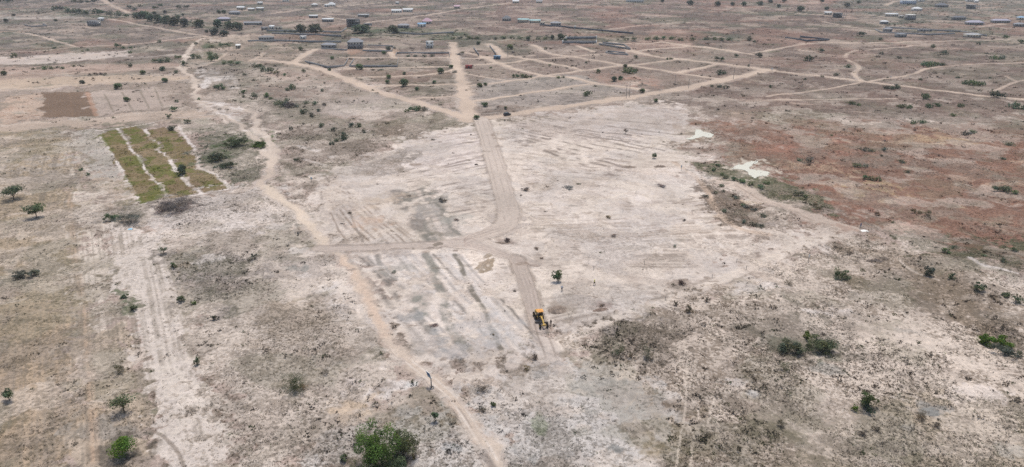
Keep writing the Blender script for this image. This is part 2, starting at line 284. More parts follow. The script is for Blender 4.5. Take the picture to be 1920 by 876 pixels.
line([(1040, 668), (1110, 634), (1240, 590), (1300, 564), (1410, 522), (1510, 478)], 1.6, (150, 136, 124), .6, br=.5)
line([(1040, 636), (1100, 606), (1230, 560), (1290, 537), (1400, 492)], 1.0, (176, 160, 148), .6, br=.5)
line([(1060, 650), (1230, 584), (1300, 556), (1410, 513), (1500, 475)], .9, (150, 136, 124), .7, br=.4); line([(1340, 520), (1290, 540), (1220, 566)], .9, (160, 146, 134), .6)
line([(1110, 500), (1200, 520), (1290, 540)], 4, (208, 192, 180), .5, br=.3)
# plough and scraper lines on the site
def hatch(p0, p1, q0, q1, n, wm, c, a, br=.7):
    for i in range(n):
        t = (i + rnd.uniform(-.3, .3)) / max(1, n - 1); A = (p0[0] + (p1[0] - p0[0]) * t, p0[1] + (p1[1] - p0[1]) * t); B = (q0[0] + (q1[0] - q0[0]) * t, q0[1] + (q1[1] - q0[1]) * t)
        wm_ = wm * (1.9 if abs(B[1] - A[1]) > .5 * abs(B[0] - A[0]) else 2.6); c_ = tuple(x * .84 for x in c) if c[0] < 230 else c; M = ((A[0] + B[0]) / 2 + rnd.uniform(-3, 3), (A[1] + B[1]) / 2 + rnd.uniform(-2, 2)); line([A, M, B], wm_ * rnd.uniform(.6, 1.4), c_, min(1, a * rnd.uniform(.8, 1.7)), br=br, soft=.8)
_furrows()
hatch((970, 232), (960, 262), (1230, 262), (1150, 330), 9, .7, (160, 144, 134), .8)
hatch((1010, 215), (990, 232), (1290, 236), (1240, 290), 7, .6, (166, 150, 140), .8)
hatch((960, 262), (960, 330), (1180, 300), (1180, 340), 10, .6, (176, 158, 146), .6)
hatch((770, 262), (790, 330), (905, 240), (915, 300), 12, .5, (188, 170, 162), .6)
hatch((760, 320), (780, 420), (925, 290), (945, 390), 14, .6, (178, 162, 152), .7)
hatch((650, 340), (620, 400), (790, 455), (650, 455), 10, .6, (176, 156, 140), .7)
hatch((750, 365), (800, 350), (800, 455), (860, 440), 5, 1.4, (160, 154, 144), .7)
hatch((990, 395), (1000, 450), (1340, 370), (1380, 440), 16, .5, (188, 168, 152), .55, 1)
hatch((1000, 455), (1010, 500), (1480, 440), (1400, 500), 10, .6, (172, 156, 144), .5, 1)
hatch((1020, 560), (1040, 620), (1280, 535), (1240, 565), 8, .5, (170, 154, 142), .5, 1)
hatch((655, 480), (860, 478), (845, 690), (1020, 650), 13, .7, (164, 154, 146), .8)
hatch((700, 480), (860, 478), (900, 700), (1010, 660), 10, 1.0, (234, 224, 218), .5)
for p, wm, c in [([(850, 478), (865, 500), (885, 545), (905, 580), (925, 625), (945, 665)], 1.1, (138, 130, 118)), ([(800, 478), (815, 505), (825, 540), (835, 580), (850, 620), (870, 655)], 2.0, (158, 154, 144)), ([(706, 478), (715, 505), (740, 530), (775, 575), (800, 610), (830, 640)], 1.2, (172, 164, 156)), ([(780, 555), (790, 580), (788, 590)], 3.5, (154, 154, 144)), ([(740, 360), (752, 385), (770, 405), (778, 425)], 3.5, (160, 150, 142)), ([(655, 395), (680, 455)], .7, (168, 154, 142)), ([(600, 350), (606, 385), (604, 410)], .9, (170, 156, 146))]:
    line(p, wm * 1.3, tuple(q_ * .9 for q_ in c), .95, br=.4, warp=.2)
for x, y, rx, ry, c in [(775, 590, 22, 9, (168, 166, 166)), (905, 615, 50, 20, (196, 192, 190)), (860, 660, 50, 14, (196, 190, 188)), (820, 640, 30, 18, (180, 178, 176)), (790, 655, 26, 16, (160, 152, 142)), (700, 415, 30, 12, (206, 176, 154)), (655, 396, 9, 4, (120, 104, 90)), (830, 372, 22, 10, (172, 166, 158)), (860, 410, 20, 10, (176, 172, 164)), (790, 395, 26, 14, (182, 174, 168)), (700, 375, 40, 14, (214, 194, 174)), (1090, 440, 40, 8, (196, 178, 162)), (1160, 465, 30, 6, (168, 152, 136)), (735, 505, 30, 10, (164, 158, 150)), (745, 475, 30, 6, (170, 160, 156)), (885, 600, 14, 5, (150, 140, 130))]:
    blob(x, y, rx, ry, c, .6)
# -- lower centre grey ground
poly([(880, 735), (960, 700), (1040, 680), (1160, 670), (1260, 700), (1300, 760), (1280, 1000), (960, 1000), (930, 850)], (210, 202, 196), cov=(154, 146, 138), den=.36, soft=4, scr=.2)
poly([(990, 690), (1010, 680), (1040, 740), (1050, 800), (1090, 860), (1090, 1000), (1030, 1000), (1000, 860), (990, 760)], (160, 152, 144), a=.75, soft=4, br=.3, den=.5)
blob(1012, 795, 16, 22, (124, 132, 104), .6, cov=(96, 110, 78)); blob(1115, 695, 30, 10, (150, 146, 138), .7); blob(1145, 718, 38, 18, (154, 148, 140), .75); blob(1105, 770, 24, 7, (150, 146, 134), .7, rag=.4); blob(1155, 845, 18, 9, (148, 148, 146), .8)
blob(1068, 742, 7, 4, (140, 134, 126), .8, rag=.2); blob(1085, 737, 9, 3, (146, 140, 132), .8, rag=.2); blob(1105, 826, 9, 4, (158, 152, 146), .8, rag=.2); blob(1020, 735, 14, 28, (160, 148, 142), .7); blob(960, 710, 20, 18, (164, 158, 150), .6)
blob(965, 850, 40, 30, (150, 148, 142), .6); blob(890, 700, 26, 9, (196, 190, 188), .6); blob(930, 770, 34, 30, (168, 158, 148), .5); blob(925, 775, 18, 10, (206, 202, 198), .6)
poly([(1000, 705), (1120, 690), (1250, 760), (1180, 800), (1000, 790)], (206, 198, 192), a=.5, soft=8, br=.5)
# -- right foreground
poly([(1060, 640), (1200, 596), (1300, 560), (1420, 510), (1600, 440), (1760, 480), (2000, 560), (2300, 700), (2300, 1000), (1250, 1000), (1260, 760), (1150, 672), (1050, 665)], (220, 204, 190), cov=(150, 134, 119), den=.44, soft=3, scr=.55)
poly([(1120, 612), (1210, 596), (1270, 620), (1290, 660), (1240, 670), (1140, 665)], (168, 154, 142), cov=(122, 110, 96), den=.62, soft=3, scr=.9)
poly([(1440, 560), (1560, 600), (1600, 660), (1480, 680), (1420, 640)], (176, 164, 152), cov=(124, 116, 102), den=.55, soft=6)
poly([(1420, 470), (1620, 560), (1760, 640), (1900, 660), (1700, 680), (1500, 600), (1380, 540)], (220, 204, 190), a=.75, soft=6, br=.5, den=.35)
poly([(1560, 440), (1760, 470), (1900, 560), (1900, 640), (1700, 560), (1560, 520)], (176, 158, 142), cov=(128, 114, 98), den=.55, soft=6, br=.2)
poly([(1500, 800), (1700, 740), (2000, 760), (2200, 1000), (1500, 1000)], (196, 180, 162), cov=(140, 130, 114), den=.5, soft=8)
poly([(1380, 780), (1480, 740), (1560, 860), (1500, 1000), (1380, 1000)], (180, 164, 148), cov=(130, 120, 104), den=.58, soft=8, br=.3)
poly([(1180, 780), (1300, 740), (1330, 840), (1260, 900), (1190, 860)], (174, 158, 140), a=.6, soft=6, br=.5, cov=(120, 106, 84), den=.6)
for x, y, rx, ry, c, a in [(1380, 712, 26, 14, PALE, .8), (1412, 738, 12, 5, (236, 230, 226), .9), (1575, 590, 40, 10, PALE, .7), (1550, 585, 30, 10, (230, 218, 210), .7), (1850, 735, 36, 14, (230, 216, 206), .8), (1800, 745, 30, 10, (224, 210, 200), .5), (1250, 600, 30, 10, PALE, .7), (1400, 540, 50, 8, PALE, .7), (1745, 765, 26, 13, (158, 154, 148), .85), (1700, 800, 16, 7, (160, 158, 154), .7), (1380, 705, 14, 10, (134, 120, 106), .5), (1890, 845, 40, 16, (208, 198, 186), .8), (1640, 860, 60, 16, (150, 148, 142), .6), (1660, 840, 40, 20, (176, 164, 152), .5), (1250, 755, 24, 6, (140, 124, 110), .7), (1330, 835, 30, 18, (150, 136, 112), .6), (1220, 830, 28, 20, (150, 134, 108), .7), (1480, 650, 34, 22, (126, 124, 108), .6), (1535, 645, 36, 18, (124, 126, 110), .6), (1545, 690, 26, 8, (160, 158, 152), .6), (1700, 620, 30, 8, (172, 164, 156), .6), (1330, 765, 22, 7, (226, 210, 192), .6), (1410, 760, 30, 8, (146, 126, 112), .5), (1690, 745, 30, 12, (212, 200, 190), .6), (1560, 790, 40, 20, (210, 194, 184), .5), (1650, 480, 40, 9, (206, 190, 174), .7), (1655, 487, 16, 6, (104, 92, 84), .8), (1580, 490, 16, 12, (178, 164, 148), .6), (1615, 560, 30, 10, (160, 152, 140), .6)]:
    blob(x, y, rx, ry, c, a)
for p in [[(1283, 640), (1288, 700), (1285, 760), (1275, 820), (1268, 876)], [(1310, 640), (1316, 700), (1312, 760), (1300, 820), (1294, 876)], [(1170, 690), (1200, 720), (1178, 760), (1160, 780)], [(1210, 700), (1200, 740), (1190, 790)], [(1330, 655), (1345, 710), (1335, 770), (1325, 800)]]:
    line(p, .5, (230, 214, 198), .6, br=.6, warp=.3, scr=.1, den=.2)
for p, wm in [([(1600, 600), (1660, 622), (1760, 660), (1830, 690), (1920, 720)], 2.0), ([(1750, 655), (1800, 672), (1900, 705)], 1.0), ([(1660, 640), (1740, 700), (1780, 720)], .8), ([(1440, 690), (1500, 676), (1570, 655)], .9), ([(1470, 790), (1540, 830), (1580, 876)], 1.4), ([(1560, 845), (1600, 876)], .8), ([(1690, 485), (1710, 510), (1760, 530)], 1.0)]:
    line(p, wm, (226, 210, 196), .75, br=.4, warp=.4)
# -- red eroded ground on the right
poly([(1300, 222), (1380, 232), (1500, 222), (1600, 238), (1760, 232), (1940, 226), (2400, 232), (2400, 520), (1940, 500), (1700, 440), (1600, 425), (1540, 400), (1440, 345), (1400, 330), (1300, 265)], (158, 124, 107), cov=(130, 99, 85), den=.5, soft=9, warp=2, scr=.3, prot=.45)
for P, c, a in [([(1290, 208), (1480, 200), (1640, 220), (1760, 232), (1900, 215), (1920, 235), (1700, 250), (1400, 230)], (153, 134, 119), .7), ([(1440, 262), (1560, 250), (1640, 262), (1600, 290), (1460, 285)], (168, 122, 105), .7), ([(1400, 300), (1520, 280), (1560, 300), (1440, 320)], (144, 128, 113), .7), ([(1600, 278), (1700, 290), (1690, 310), (1620, 308)], (134, 119, 107), .7), ([(1460, 310), (1580, 310), (1600, 330), (1500, 330)], (197, 170, 145), .6), ([(1570, 345), (1720, 350), (1700, 362), (1600, 360)], (205, 182, 144), .75), ([(1740, 255), (1830, 258), (1820, 275), (1750, 272)], (203, 178, 144), .6), ([(1690, 250), (1800, 262), (1760, 280), (1680, 268)], (195, 168, 140), .6), ([(1500, 345), (1600, 352), (1560, 375), (1500, 365)], (153, 111, 94), .7), ([(1640, 370), (1900, 375), (1900, 392), (1700, 390)], (155, 113, 96), .7), ([(1730, 400), (1920, 395), (1960, 430), (1800, 430)], (178, 157, 140), .6), ([(1850, 270), (1960, 275), (1960, 350), (1860, 345)], (157, 117, 96), .5), ([(1560, 395), (1700, 395), (1700, 415), (1590, 412)], (167, 122, 107), .6), ([(1710, 395), (1800, 400), (1790, 425), (1720, 420)], (168, 151, 130), .6), ([(1760, 330), (1900, 330), (1900, 345), (1760, 345)], (144, 128, 115), .5), ([(1850, 225), (1960, 225), (1960, 260), (1850, 262)], (144, 130, 113), .6)]:
    poly(P, c, a, soft=5, br=.6, warp=1.5)
for k in range(60):
    x = rnd.uniform(1350, 1920); y = rnd.uniform(235, 425); blob(x, y, rnd.uniform(12, 40), rnd.uniform(1.5, 4), rnd.choice([(212, 188, 160), (206, 178, 156), (150, 118, 104), (154, 138, 124), (146, 130, 114), (162, 116, 98)]), rnd.uniform(.4, .8), rag=1)
poly([(1720, 440), (1940, 455), (2000, 520), (1900, 508), (1830, 490), (1750, 480), (1700, 455)], (120, 113, 94), cov=(86, 88, 66), den=.55, soft=3, br=.2, scr=.6)
blob(1880, 475, 30, 4, (104, 76, 62), .7); blob(1800, 470, 20, 3, (140, 100, 84), .7); blob(1860, 445, 40, 5, (150, 112, 96), .6)
poly([(1790, 500), (1830, 498), (1900, 512), (1960, 516), (1960, 545), (1900, 540), (1850, 515)], (218, 205, 192), .9, soft=1.5, br=.3, scr=.1, den=.2)
line([(1818, 484), (1835, 497), (1870, 505), (1905, 515)], 1.3, PALE, .9)
# -- the sunken scrub patch and the ponds
poly([(1305, 340), (1345, 345), (1400, 372), (1470, 410), (1480, 420), (1430, 435), (1370, 428), (1340, 395)], (154, 136, 122), cov=(116, 102, 88), den=.55, soft=1, scr=.7)
poly([(1300, 305), (1370, 305), (1440, 330), (1500, 350), (1545, 385), (1535, 400), (1470, 380), (1390, 352), (1330, 335)], (148, 134, 116), cov=(104, 106, 80), den=.55, soft=2, scr=.8)
poly([(1270, 268), (1370, 262), (1400, 285), (1300, 295)], (158, 142, 130), a=.8, soft=2, br=.4)
poly([(1262, 235), (1300, 240), (1345, 262), (1280, 265)], (190, 172, 158), a=.7, soft=2)
line([(1340, 342), (1390, 352), (1440, 375), (1500, 400), (1560, 420), (1600, 430)], 6.5, (206, 188, 174), .95, soft=.2, scr=0, den=.2, name='dirt_track'); line([(1380, 350), (1440, 378), (1500, 404), (1550, 422)], .7, (166, 146, 132), .7); line([(1365, 352), (1430, 386), (1500, 412)], .7, (222, 208, 194), .7)
line([(1262, 305), (1310, 340), (1345, 395), (1385, 430), (1440, 440)], 2.5, (208, 184, 164), .8, br=.2)
poly([(1450, 395), (1520, 410), (1590, 430), (1500, 440), (1440, 425)], (206, 190, 176), a=.8, soft=2, br=.5, cov=(150, 134, 120), den=.4)
poly([(1590, 420), (1640, 425), (1640, 445), (1590, 440)], (182, 152, 136), a=.6, soft=2)
# -- town grid on the far plain
poly([(640, 108), (850, 108), (870, 175), (780, 175), (640, 130)], (150, 133, 121), cov=(111, 99, 88), den=.5, soft=2)
poly([(870, 100), (1440, 90), (1430, 130), (1300, 160), (960, 210), (890, 215), (870, 150)], (161, 142, 131), cov=(117, 102, 92), den=.45, soft=1.5, prot=.6)
poly([(900, 150), (1080, 140), (1200, 165), (1100, 195), (950, 200), (880, 200)], (176, 163, 155), cov=(133, 124, 117), den=.4, soft=1)
hatch((890, 165), (895, 212), (1150, 160), (1130, 195), 12, .7, (204, 190, 180), .8); hatch((890, 165), (895, 212), (1150, 160), (1130, 195), 9, .7, (140, 130, 120), .7)
poly([(1110, 138), (1240, 145), (1230, 165), (1130, 158)], (186, 146, 129), a=.7, soft=2, br=.3); blob(1190, 157, 20, 4, (214, 194, 178), .7)
poly([(640, 50), (880, 55), (880, 76), (640, 70)], (125, 125, 108), cov=(86, 93, 70), den=.65, soft=2, scr=.9)
poly([(850, 66), (1420, 66), (1420, 76), (850, 76)], (140, 131, 117), cov=(90, 93, 75), den=.55, soft=1, scr=.9, br=.2)
poly([(500, 52), (640, 54), (640, 64), (500, 62)], (133, 127, 112), cov=(86, 93, 72), den=.6, soft=1.5, scr=.8)
poly([(0, 18), (100, 16), (250, 26), (420, 46), (440, 56), (300, 44), (120, 30), (0, 24)], (131, 127, 114), a=.7, cov=(79, 88, 70), den=.6, soft=1.5, scr=.9)
poly([(380, 80), (430, 80), (440, 88), (382, 90)], (129, 129, 106), cov=(88, 97, 68), den=.6, soft=1, scr=.5)
poly([(365, 100), (405, 94), (420, 105), (400, 112), (355, 112)], (119, 121, 96), a=.8, cov=(81, 91, 63), den=.6, soft=1, br=.3, scr=.6)
poly([(400, 112), (460, 115), (560, 125), (520, 135), (400, 122)], (129, 127, 110), a=.7, cov=(84, 93, 70), den=.55, soft=1, br=.4, scr=.7)
for P, c in [([(650, 90), (690, 90), (672, 108), (655, 106)], (195, 159, 138)), ([(735, 92), (745, 90), (742, 110), (728, 108)], (203, 174, 152)), ([(660, 112), (668, 112), (655, 128), (642, 127)], (197, 182, 171)), ([(748, 108), (760, 108), (758, 126), (745, 126)], (201, 184, 171)), ([(520, 66), (480, 66), (440, 78), (450, 80), (500, 76)], (201, 182, 163)), ([(440, 68), (480, 62), (480, 74), (450, 80)], (199, 180, 163)), ([(480, 100), (530, 95), (530, 118), (480, 118)], (195, 174, 157))]:
    poly(P, c, .9, soft=.7, warp=.4, br=.1)
for k in range(70):
    x = rnd.uniform(0, 1920); y = rnd.uniform(-5, 70); blob(x, y, rnd.uniform(12, 50), rnd.uniform(.5, 1.6), rnd.choice([(206, 178, 160), (196, 168, 152), (130, 124, 112), (120, 116, 106), (206, 186, 172), (112, 112, 96)]), rnd.uniform(.4, .8), rag=1)
for k in range(90):
    x = rnd.uniform(1100, 1920); y = rnd.uniform(75, 215); blob(x, y, rnd.uniform(10, 45), rnd.uniform(.6, 2), rnd.choice([(204, 182, 164), (140, 120, 108), (128, 112, 98), (196, 176, 160), (112, 110, 88)]), rnd.uniform(.4, .8), rag=1)
for k in range(70):
    x = rnd.uniform(0, 460); y = rnd.uniform(60, 235); blob(x, y, rnd.uniform(10, 40), rnd.uniform(.6, 2), rnd.choice([(204, 190, 176), (140, 128, 114), (118, 116, 98), (190, 172, 156)]), rnd.uniform(.3, .7), rag=1)
RC = (212, 191, 173)
def road(p, wm, c=RC, a=.97, name='dirt_road', **kw): line(p, wm, c, a, scr=0, den=.12, name=name, flat=1, **kw)
for p, wm in [([(848, 80), (853, 110), (862, 145)], 8), ([(862, 143), (866, 160), (874, 190), (884, 226)], 9.5), ([(480, 112), (548, 118), (600, 130), (640, 145), (710, 172), (790, 195), (880, 224)], 7.5), ([(545, 120), (570, 105), (592, 92)], 7),
              ([(884, 226), (960, 214), (1060, 200), (1200, 180), (1330, 156), (1440, 132)], 9), ([(1440, 132), (1600, 150), (1620, 153), (1800, 175), (1960, 191)], 5.5),
              ([(646, 147), (740, 143), (815, 139), (856, 130)], 4), ([(705, 163), (780, 159), (856, 158)], 3.5), ([(775, 185), (860, 180)], 3.5), ([(610, 130), (700, 128), (850, 125)], 4), ([(560, 92), (650, 92), (720, 93), (740, 110)], 5), ([(640, 108), (740, 108), (850, 108)], 4),
              ([(868, 138), (910, 146), (960, 152)], 2.5), ([(862, 124), (910, 122), (960, 117), (990, 113), (1085, 105), (1200, 95), (1300, 87), (1340, 91), (1410, 103)], 5), ([(917, 83), (930, 92), (945, 106)], 8), ([(904, 106), (960, 128), (1020, 143), (1065, 145), (1126, 158), (1211, 168)], 6),
              ([(955, 105), (1000, 113), (1060, 124), (1100, 131), (1161, 123), (1200, 121), (1272, 111)], 5.5), ([(879, 161), (960, 152), (1020, 143), (1100, 131)], 4), ([(882, 191), (960, 180), (1035, 168), (1100, 158), (1126, 157)], 4.5),
              ([(998, 84), (1030, 100), (1081, 108), (1161, 121), (1262, 136), (1344, 148)], 5.5), ([(1084, 86), (1111, 97)], 5), ([(1150, 80), (1179, 93), (1211, 103), (1272, 111), (1362, 121), (1440, 132)], 8), ([(1239, 79), (1297, 87), (1337, 92), (1407, 102)], 5), ([(1272, 136), (1337, 123), (1360, 121)], 5), ([(1060, 78), (1200, 82), (1240, 79)], 4),
              ([(870, 98), (930, 108), (1000, 104)], 3.5), ([(866, 110), (930, 108)], 3)]:
    road(p, wm * 1.1, soft=.35)
hatch((890, 120), (900, 150), (1010, 118), (1050, 150), 8, .8, (204, 188, 174), .8); hatch((1000, 90), (1100, 120), (1180, 96), (1260, 120), 9, .8, (204, 186, 172), .7); hatch((1090, 140), (1110, 165), (1240, 132), (1300, 152), 8, .8, (204, 186, 172), .7); hatch((1300, 92), (1320, 118), (1420, 104), (1430, 126), 6, .8, (200, 182, 168), .7); hatch((560, 130), (500, 170), (700, 182), (640, 186), 9, .9, (212, 196, 182), .7)
hatch((1450, 90), (1450, 180), (1900, 84), (1900, 184), 16, 1.0, (196, 178, 164), .6, 1.0)
for p, wm in [([(1410, 100), (1455, 92), (1500, 84), (1545, 81), (1640, 80), (1760, 77), (1960, 73)], 5), ([(1585, 108), (1590, 100), (1612, 95), (1660, 91), (1710, 86)], 4), ([(1590, 112), (1610, 125), (1602, 140), (1615, 152)], 3.5), ([(1628, 153), (1710, 140), (1740, 128), (1800, 122), (1960, 116)], 3.2), ([(1615, 154), (1560, 165), (1500, 173), (1440, 181)], 2.5), ([(1440, 187), (1585, 186), (1680, 184)], 2.2), ([(1865, 170), (1910, 153), (1960, 145)], 2.5), ([(1885, 143), (1905, 153)], 2), ([(1500, 94), (1560, 104)], 2.5),
              ([(-60, 102), (60, 96), (150, 88), (220, 85), (300, 78), (360, 70), (440, 68)], 4), ([(20, 62), (48, 62), (80, 70), (142, 88)], 4), ([(205, 35), (240, 42), (310, 55), (400, 70), (440, 66)], 5), ([(190, -10), (200, 5), (243, 25)], 8), ([(-60, 116), (100, 106), (232, 99)], 1.6), ([(-60, 176), (60, 166), (160, 158), (260, 151), (345, 143)], 5), ([(342, 127), (280, 128), (200, 133), (100, 139)], 3), ([(343, 128), (390, 122), (430, 98)], 2.5),
              ([(510, 25), (560, 19), (640, 12), (720, 5)], 7), ([(595, 27), (650, 38)], 5), ([(690, 42), (790, 30), (870, 17), (960, 5)], 7), ([(440, 80), (500, 76), (560, 82)], 4), ([(495, 100), (470, 115)], 5), ([(1490, 24), (1560, 30), (1600, 32)], 5), ([(1540, 40), (1600, 52), (1680, 62)], 6), ([(1100, 60), (1200, 48), (1300, 42)], 4), ([(1840, 50), (1880, 45)], 8), ([(1660, 10), (1680, 2)], 9)]:
    road(p, wm, a=.85, name='dirt_path', br=.1)
for p, wm, w2 in [([(440, 66), (385, 72), (362, 84), (350, 100), (344, 118), (336, 127)], 3.5, 4), ([(336, 127), (352, 140), (367, 152), (368, 168), (370, 184)], 4.5, 4.5), ([(370, 184), (372, 190), (400, 206), (430, 222), (455, 240), (475, 258), (492, 280), (506, 300)], 3, 3), ([(368, 188), (420, 200), (455, 204), (475, 215), (478, 235), (492, 255), (508, 275), (510, 292), (506, 312)], 3.2, 4)]:
    line(p, wm, (216, 199, 184), .9, w2=w2, soft=.25, scr=0, den=.1, name='dirt_track', flat=1, warp=.3)
for p in [[(372, 190), (400, 192), (430, 200), (460, 205)], [(380, 196), (420, 212), (450, 228), (470, 245)], [(385, 190), (430, 208), (455, 222)], [(372, 130), (385, 150), (392, 165)]]:
    line(p, 4.2, PALE, .9, br=.6, warp=.5)
line([(506, 300), (502, 330), (492, 345), (515, 368), (550, 390), (585, 425), (602, 450), (640, 480), (670, 530), (695, 580), (728, 640), (770, 680), (815, 712), (855, 750), (890, 800), (925, 860), (960, 920)], 4.0, (214, 196, 180), .88, w2=3.4, soft=.7, scr=0, den=.1, name='dirt_track', flat=1, warp=.25)
line([(640, 485), (672, 530), (698, 580), (725, 630)], 2.6, (220, 193, 172), .6, soft=.8, br=.2)
line([(500, 350), (515, 366), (550, 388), (583, 422), (604, 455)], 4.5, (222, 204, 186), .95, soft=.5, den=.1)
for p, w_ in [([(376, 200), (400, 212), (425, 232), (446, 250)], 3), ([(440, 215), (470, 232), (486, 256), (498, 280)], 3.5), ([(520, 318), (540, 350), (570, 372)], 4), ([(560, 360), (575, 385), (600, 415), (612, 440)], 3.5), ([(600, 340), (607, 380), (612, 430)], 3), ([(620, 500), (655, 560), (672, 600)], 3), ([(646, 610), (668, 650), (690, 672)], 2.5), ([(345, 118), (352, 105), (362, 92)], 5), ([(371, 92), (380, 100), (372, 110)], 3), ([(480, 222), (500, 240), (520, 262)], 2.5), ([(700, 300), (740, 284), (776, 262)], 4), ([(560, 345), (640, 320), (700, 296), (735, 280)], 3.5)]: line(p, w_, (228, 213, 200), .8, br=.6, soft=.8, warp=.5)
for off in (-9, 7): line([(760 + off, 672), (815 + off, 715), (853 + off, 750), (888 + off, 800), (925 + off, 862)], .45, (236, 224, 214), .55, br=.3); line([(800 + off, 722), (850 + off, 762), (885 + off, 815), (915 + off, 870)], .4, (166, 152, 142), .6, br=.6)
line([(905, 852), (925, 876), (940, 900)], 1.4, (128, 118, 112), .7)
# -- freshly graded road with its fork
GC = (207, 192, 180)
poly([(925, 405), (975, 400), (984, 424), (960, 436), (900, 452), (880, 446), (930, 430)], (200, 186, 176), .9, soft=2, warp=.3, den=.15, name='graded_road')
for p, wm, w2, c in [([(902, 224), (918, 270), (932, 320), (947, 370), (954, 398), (950, 420), (928, 434), (895, 446), (860, 459)], 8.0, 7.4, GC), ([(930, 434), (900, 444), (862, 458)], 5.0, 6, (202, 187, 175)), ([(880, 457), (800, 461), (700, 465), (640, 467), (600, 467)], 5.2, 4.6, (196, 181, 170)), ([(856, 458), (900, 464), (950, 480), (1005, 499)], 8.5, 3.5, (198, 183, 172)), ([(968, 486), (983, 520), (994, 560), (1006, 600), (1012, 616)], 4.6, 4.2, (192, 177, 166))]:
    if wm not in (5.0, 8.5): line(p, wm + 1.4, (150, 136, 125), .7, w2=w2 + 1.4, soft=.1, br=.4, warp=.04)
    line(p, wm, c, 1, w2=w2, soft=.10 if wm not in (5.0, 8.5) else .5, warp=.02, scr=0, den=.12, cov=(168, 150, 140), name='graded_road', flat=1)
for d, c in [(-13, (176, 160, 150)), (-6, (210, 194, 184)), (0, (180, 164, 154)), (5, (206, 190, 180)), (12, (176, 160, 150)), (16, (206, 190, 180))]:
    line([(905 + d * .7, 228), (920 + d * .8, 275), (934 + d * .9, 320), (948 + d, 370), (960 + d, 415)], .5, c, .6, br=.5); line([(975 + d * .5, 500), (990 + d * .6, 540), (1000 + d * .7, 590)], .35, c, .7, br=.4)
for d in (-7, -3, 1, 5, 8): line([(880, 456 + d), (800, 460 + d), (700, 465 + d), (620, 467 + d * .6)], .35, rnd.choice([(172, 156, 148), (212, 198, 190)]), .6, br=.5); line([(960, 425 + d), (910, 440 + d), (870, 456 + d * .6), (930, 476 + d), (990, 497 + d * .4)], .4, rnd.choice([(170, 152, 142), (210, 194, 182)]), .6, br=.4)
line([(1010, 608), (1022, 645), (1040, 690)], 4.0, (196, 182, 174), .6, soft=.4, br=.3, den=.2); line([(1002, 608), (1014, 645), (1030, 690)], .5, (150, 136, 126), .7, br=.4); line([(1022, 612), (1036, 650), (1048, 690)], .5, (150, 136, 126), .6, br=.4)
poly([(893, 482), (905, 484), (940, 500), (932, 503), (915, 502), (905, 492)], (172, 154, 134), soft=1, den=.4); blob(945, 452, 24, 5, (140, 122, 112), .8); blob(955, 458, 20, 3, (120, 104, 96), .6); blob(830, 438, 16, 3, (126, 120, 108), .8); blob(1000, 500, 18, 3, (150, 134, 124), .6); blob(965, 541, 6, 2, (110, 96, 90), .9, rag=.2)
for k in range(110):                       # clods, scraped stubble and weeds left over the site
    x = rnd.uniform(620, 1400); y = rnd.uniform(240, 640); blob(x, y, rnd.uniform(3, 14), rnd.uniform(1, 2.4), rnd.choice([(150, 132, 118), (166, 150, 138), (140, 128, 116)]), rnd.uniform(.4, .9), rag=1)
# patchy far plain: bare flats, rank grass and green hollows
far = np.clip((Y - 330) / 350, 0, 1) * (1 - PROT)
for sd, size, th, c_, cv, a_ in [(201, 30, .60, (204, 182, 166), (176, 154, 140), .6), (211, 34, .60, (122, 106, 97), (104, 92, 84), .75), (221, 46, .66, (112, 116, 96), (88, 98, 76), .75), (231, 22, .64, (110, 102, 94), (94, 90, 82), .75), (241, 26, .68, (214, 196, 180), (196, 176, 160), .65), (251, 70, .68, (182, 140, 124), (160, 120, 106), .5)]:
    q = fbm(X, Y, size, 5, sd, SPX); m = np.clip((q - th) * 9, 0, 1) * far * a_; lay(np.arange(len(X)), m, c_, cov=cv)
near = np.clip((700 - Y) / 350, 0, 1) * (1 - PROT) * (1 - np.clip(FLAT * 1.3, 0, 1))
for sd, size, th, c_, cv, a_ in [(301, 13, .62, (226, 211, 198), (196, 180, 166), .75), (311, 15, .63, (150, 138, 126), (120, 110, 98), .65), (321, 18, .68, (136, 132, 112), (108, 108, 88), .5), (331, 6, .68, (176, 160, 148), (140, 128, 118), .5)]:
    q = fbm(X, Y, size, 5, sd, SPX); m = np.clip((q - th) * 9, 0, 1) * near * a_; lay(np.arange(len(X)), m, c_, cov=cv)
site = np.clip(FLAT * 2, 0, 1) * (FLAT < .6) * (1 - PROT)
for sd, size, th, c_, cv, a_, sx in [(341, 9, .60, (232, 220, 213), (222, 208, 200), .5, 1), (351, 7, .62, (188, 172, 160), (160, 144, 132), .4, .9), (361, 16, .62, (196, 188, 184), (180, 170, 164), .45, 1), (371, 3, .66, (168, 150, 138), (150, 134, 122), .4, .8)]:
    q = fbm(X * sx, Y + X * .15, size, 5, sd, SPX); m = np.clip((q - th) * 9, 0, 1) * site * a_; lay(np.arange(len(X)), m, c_, cov=cv)
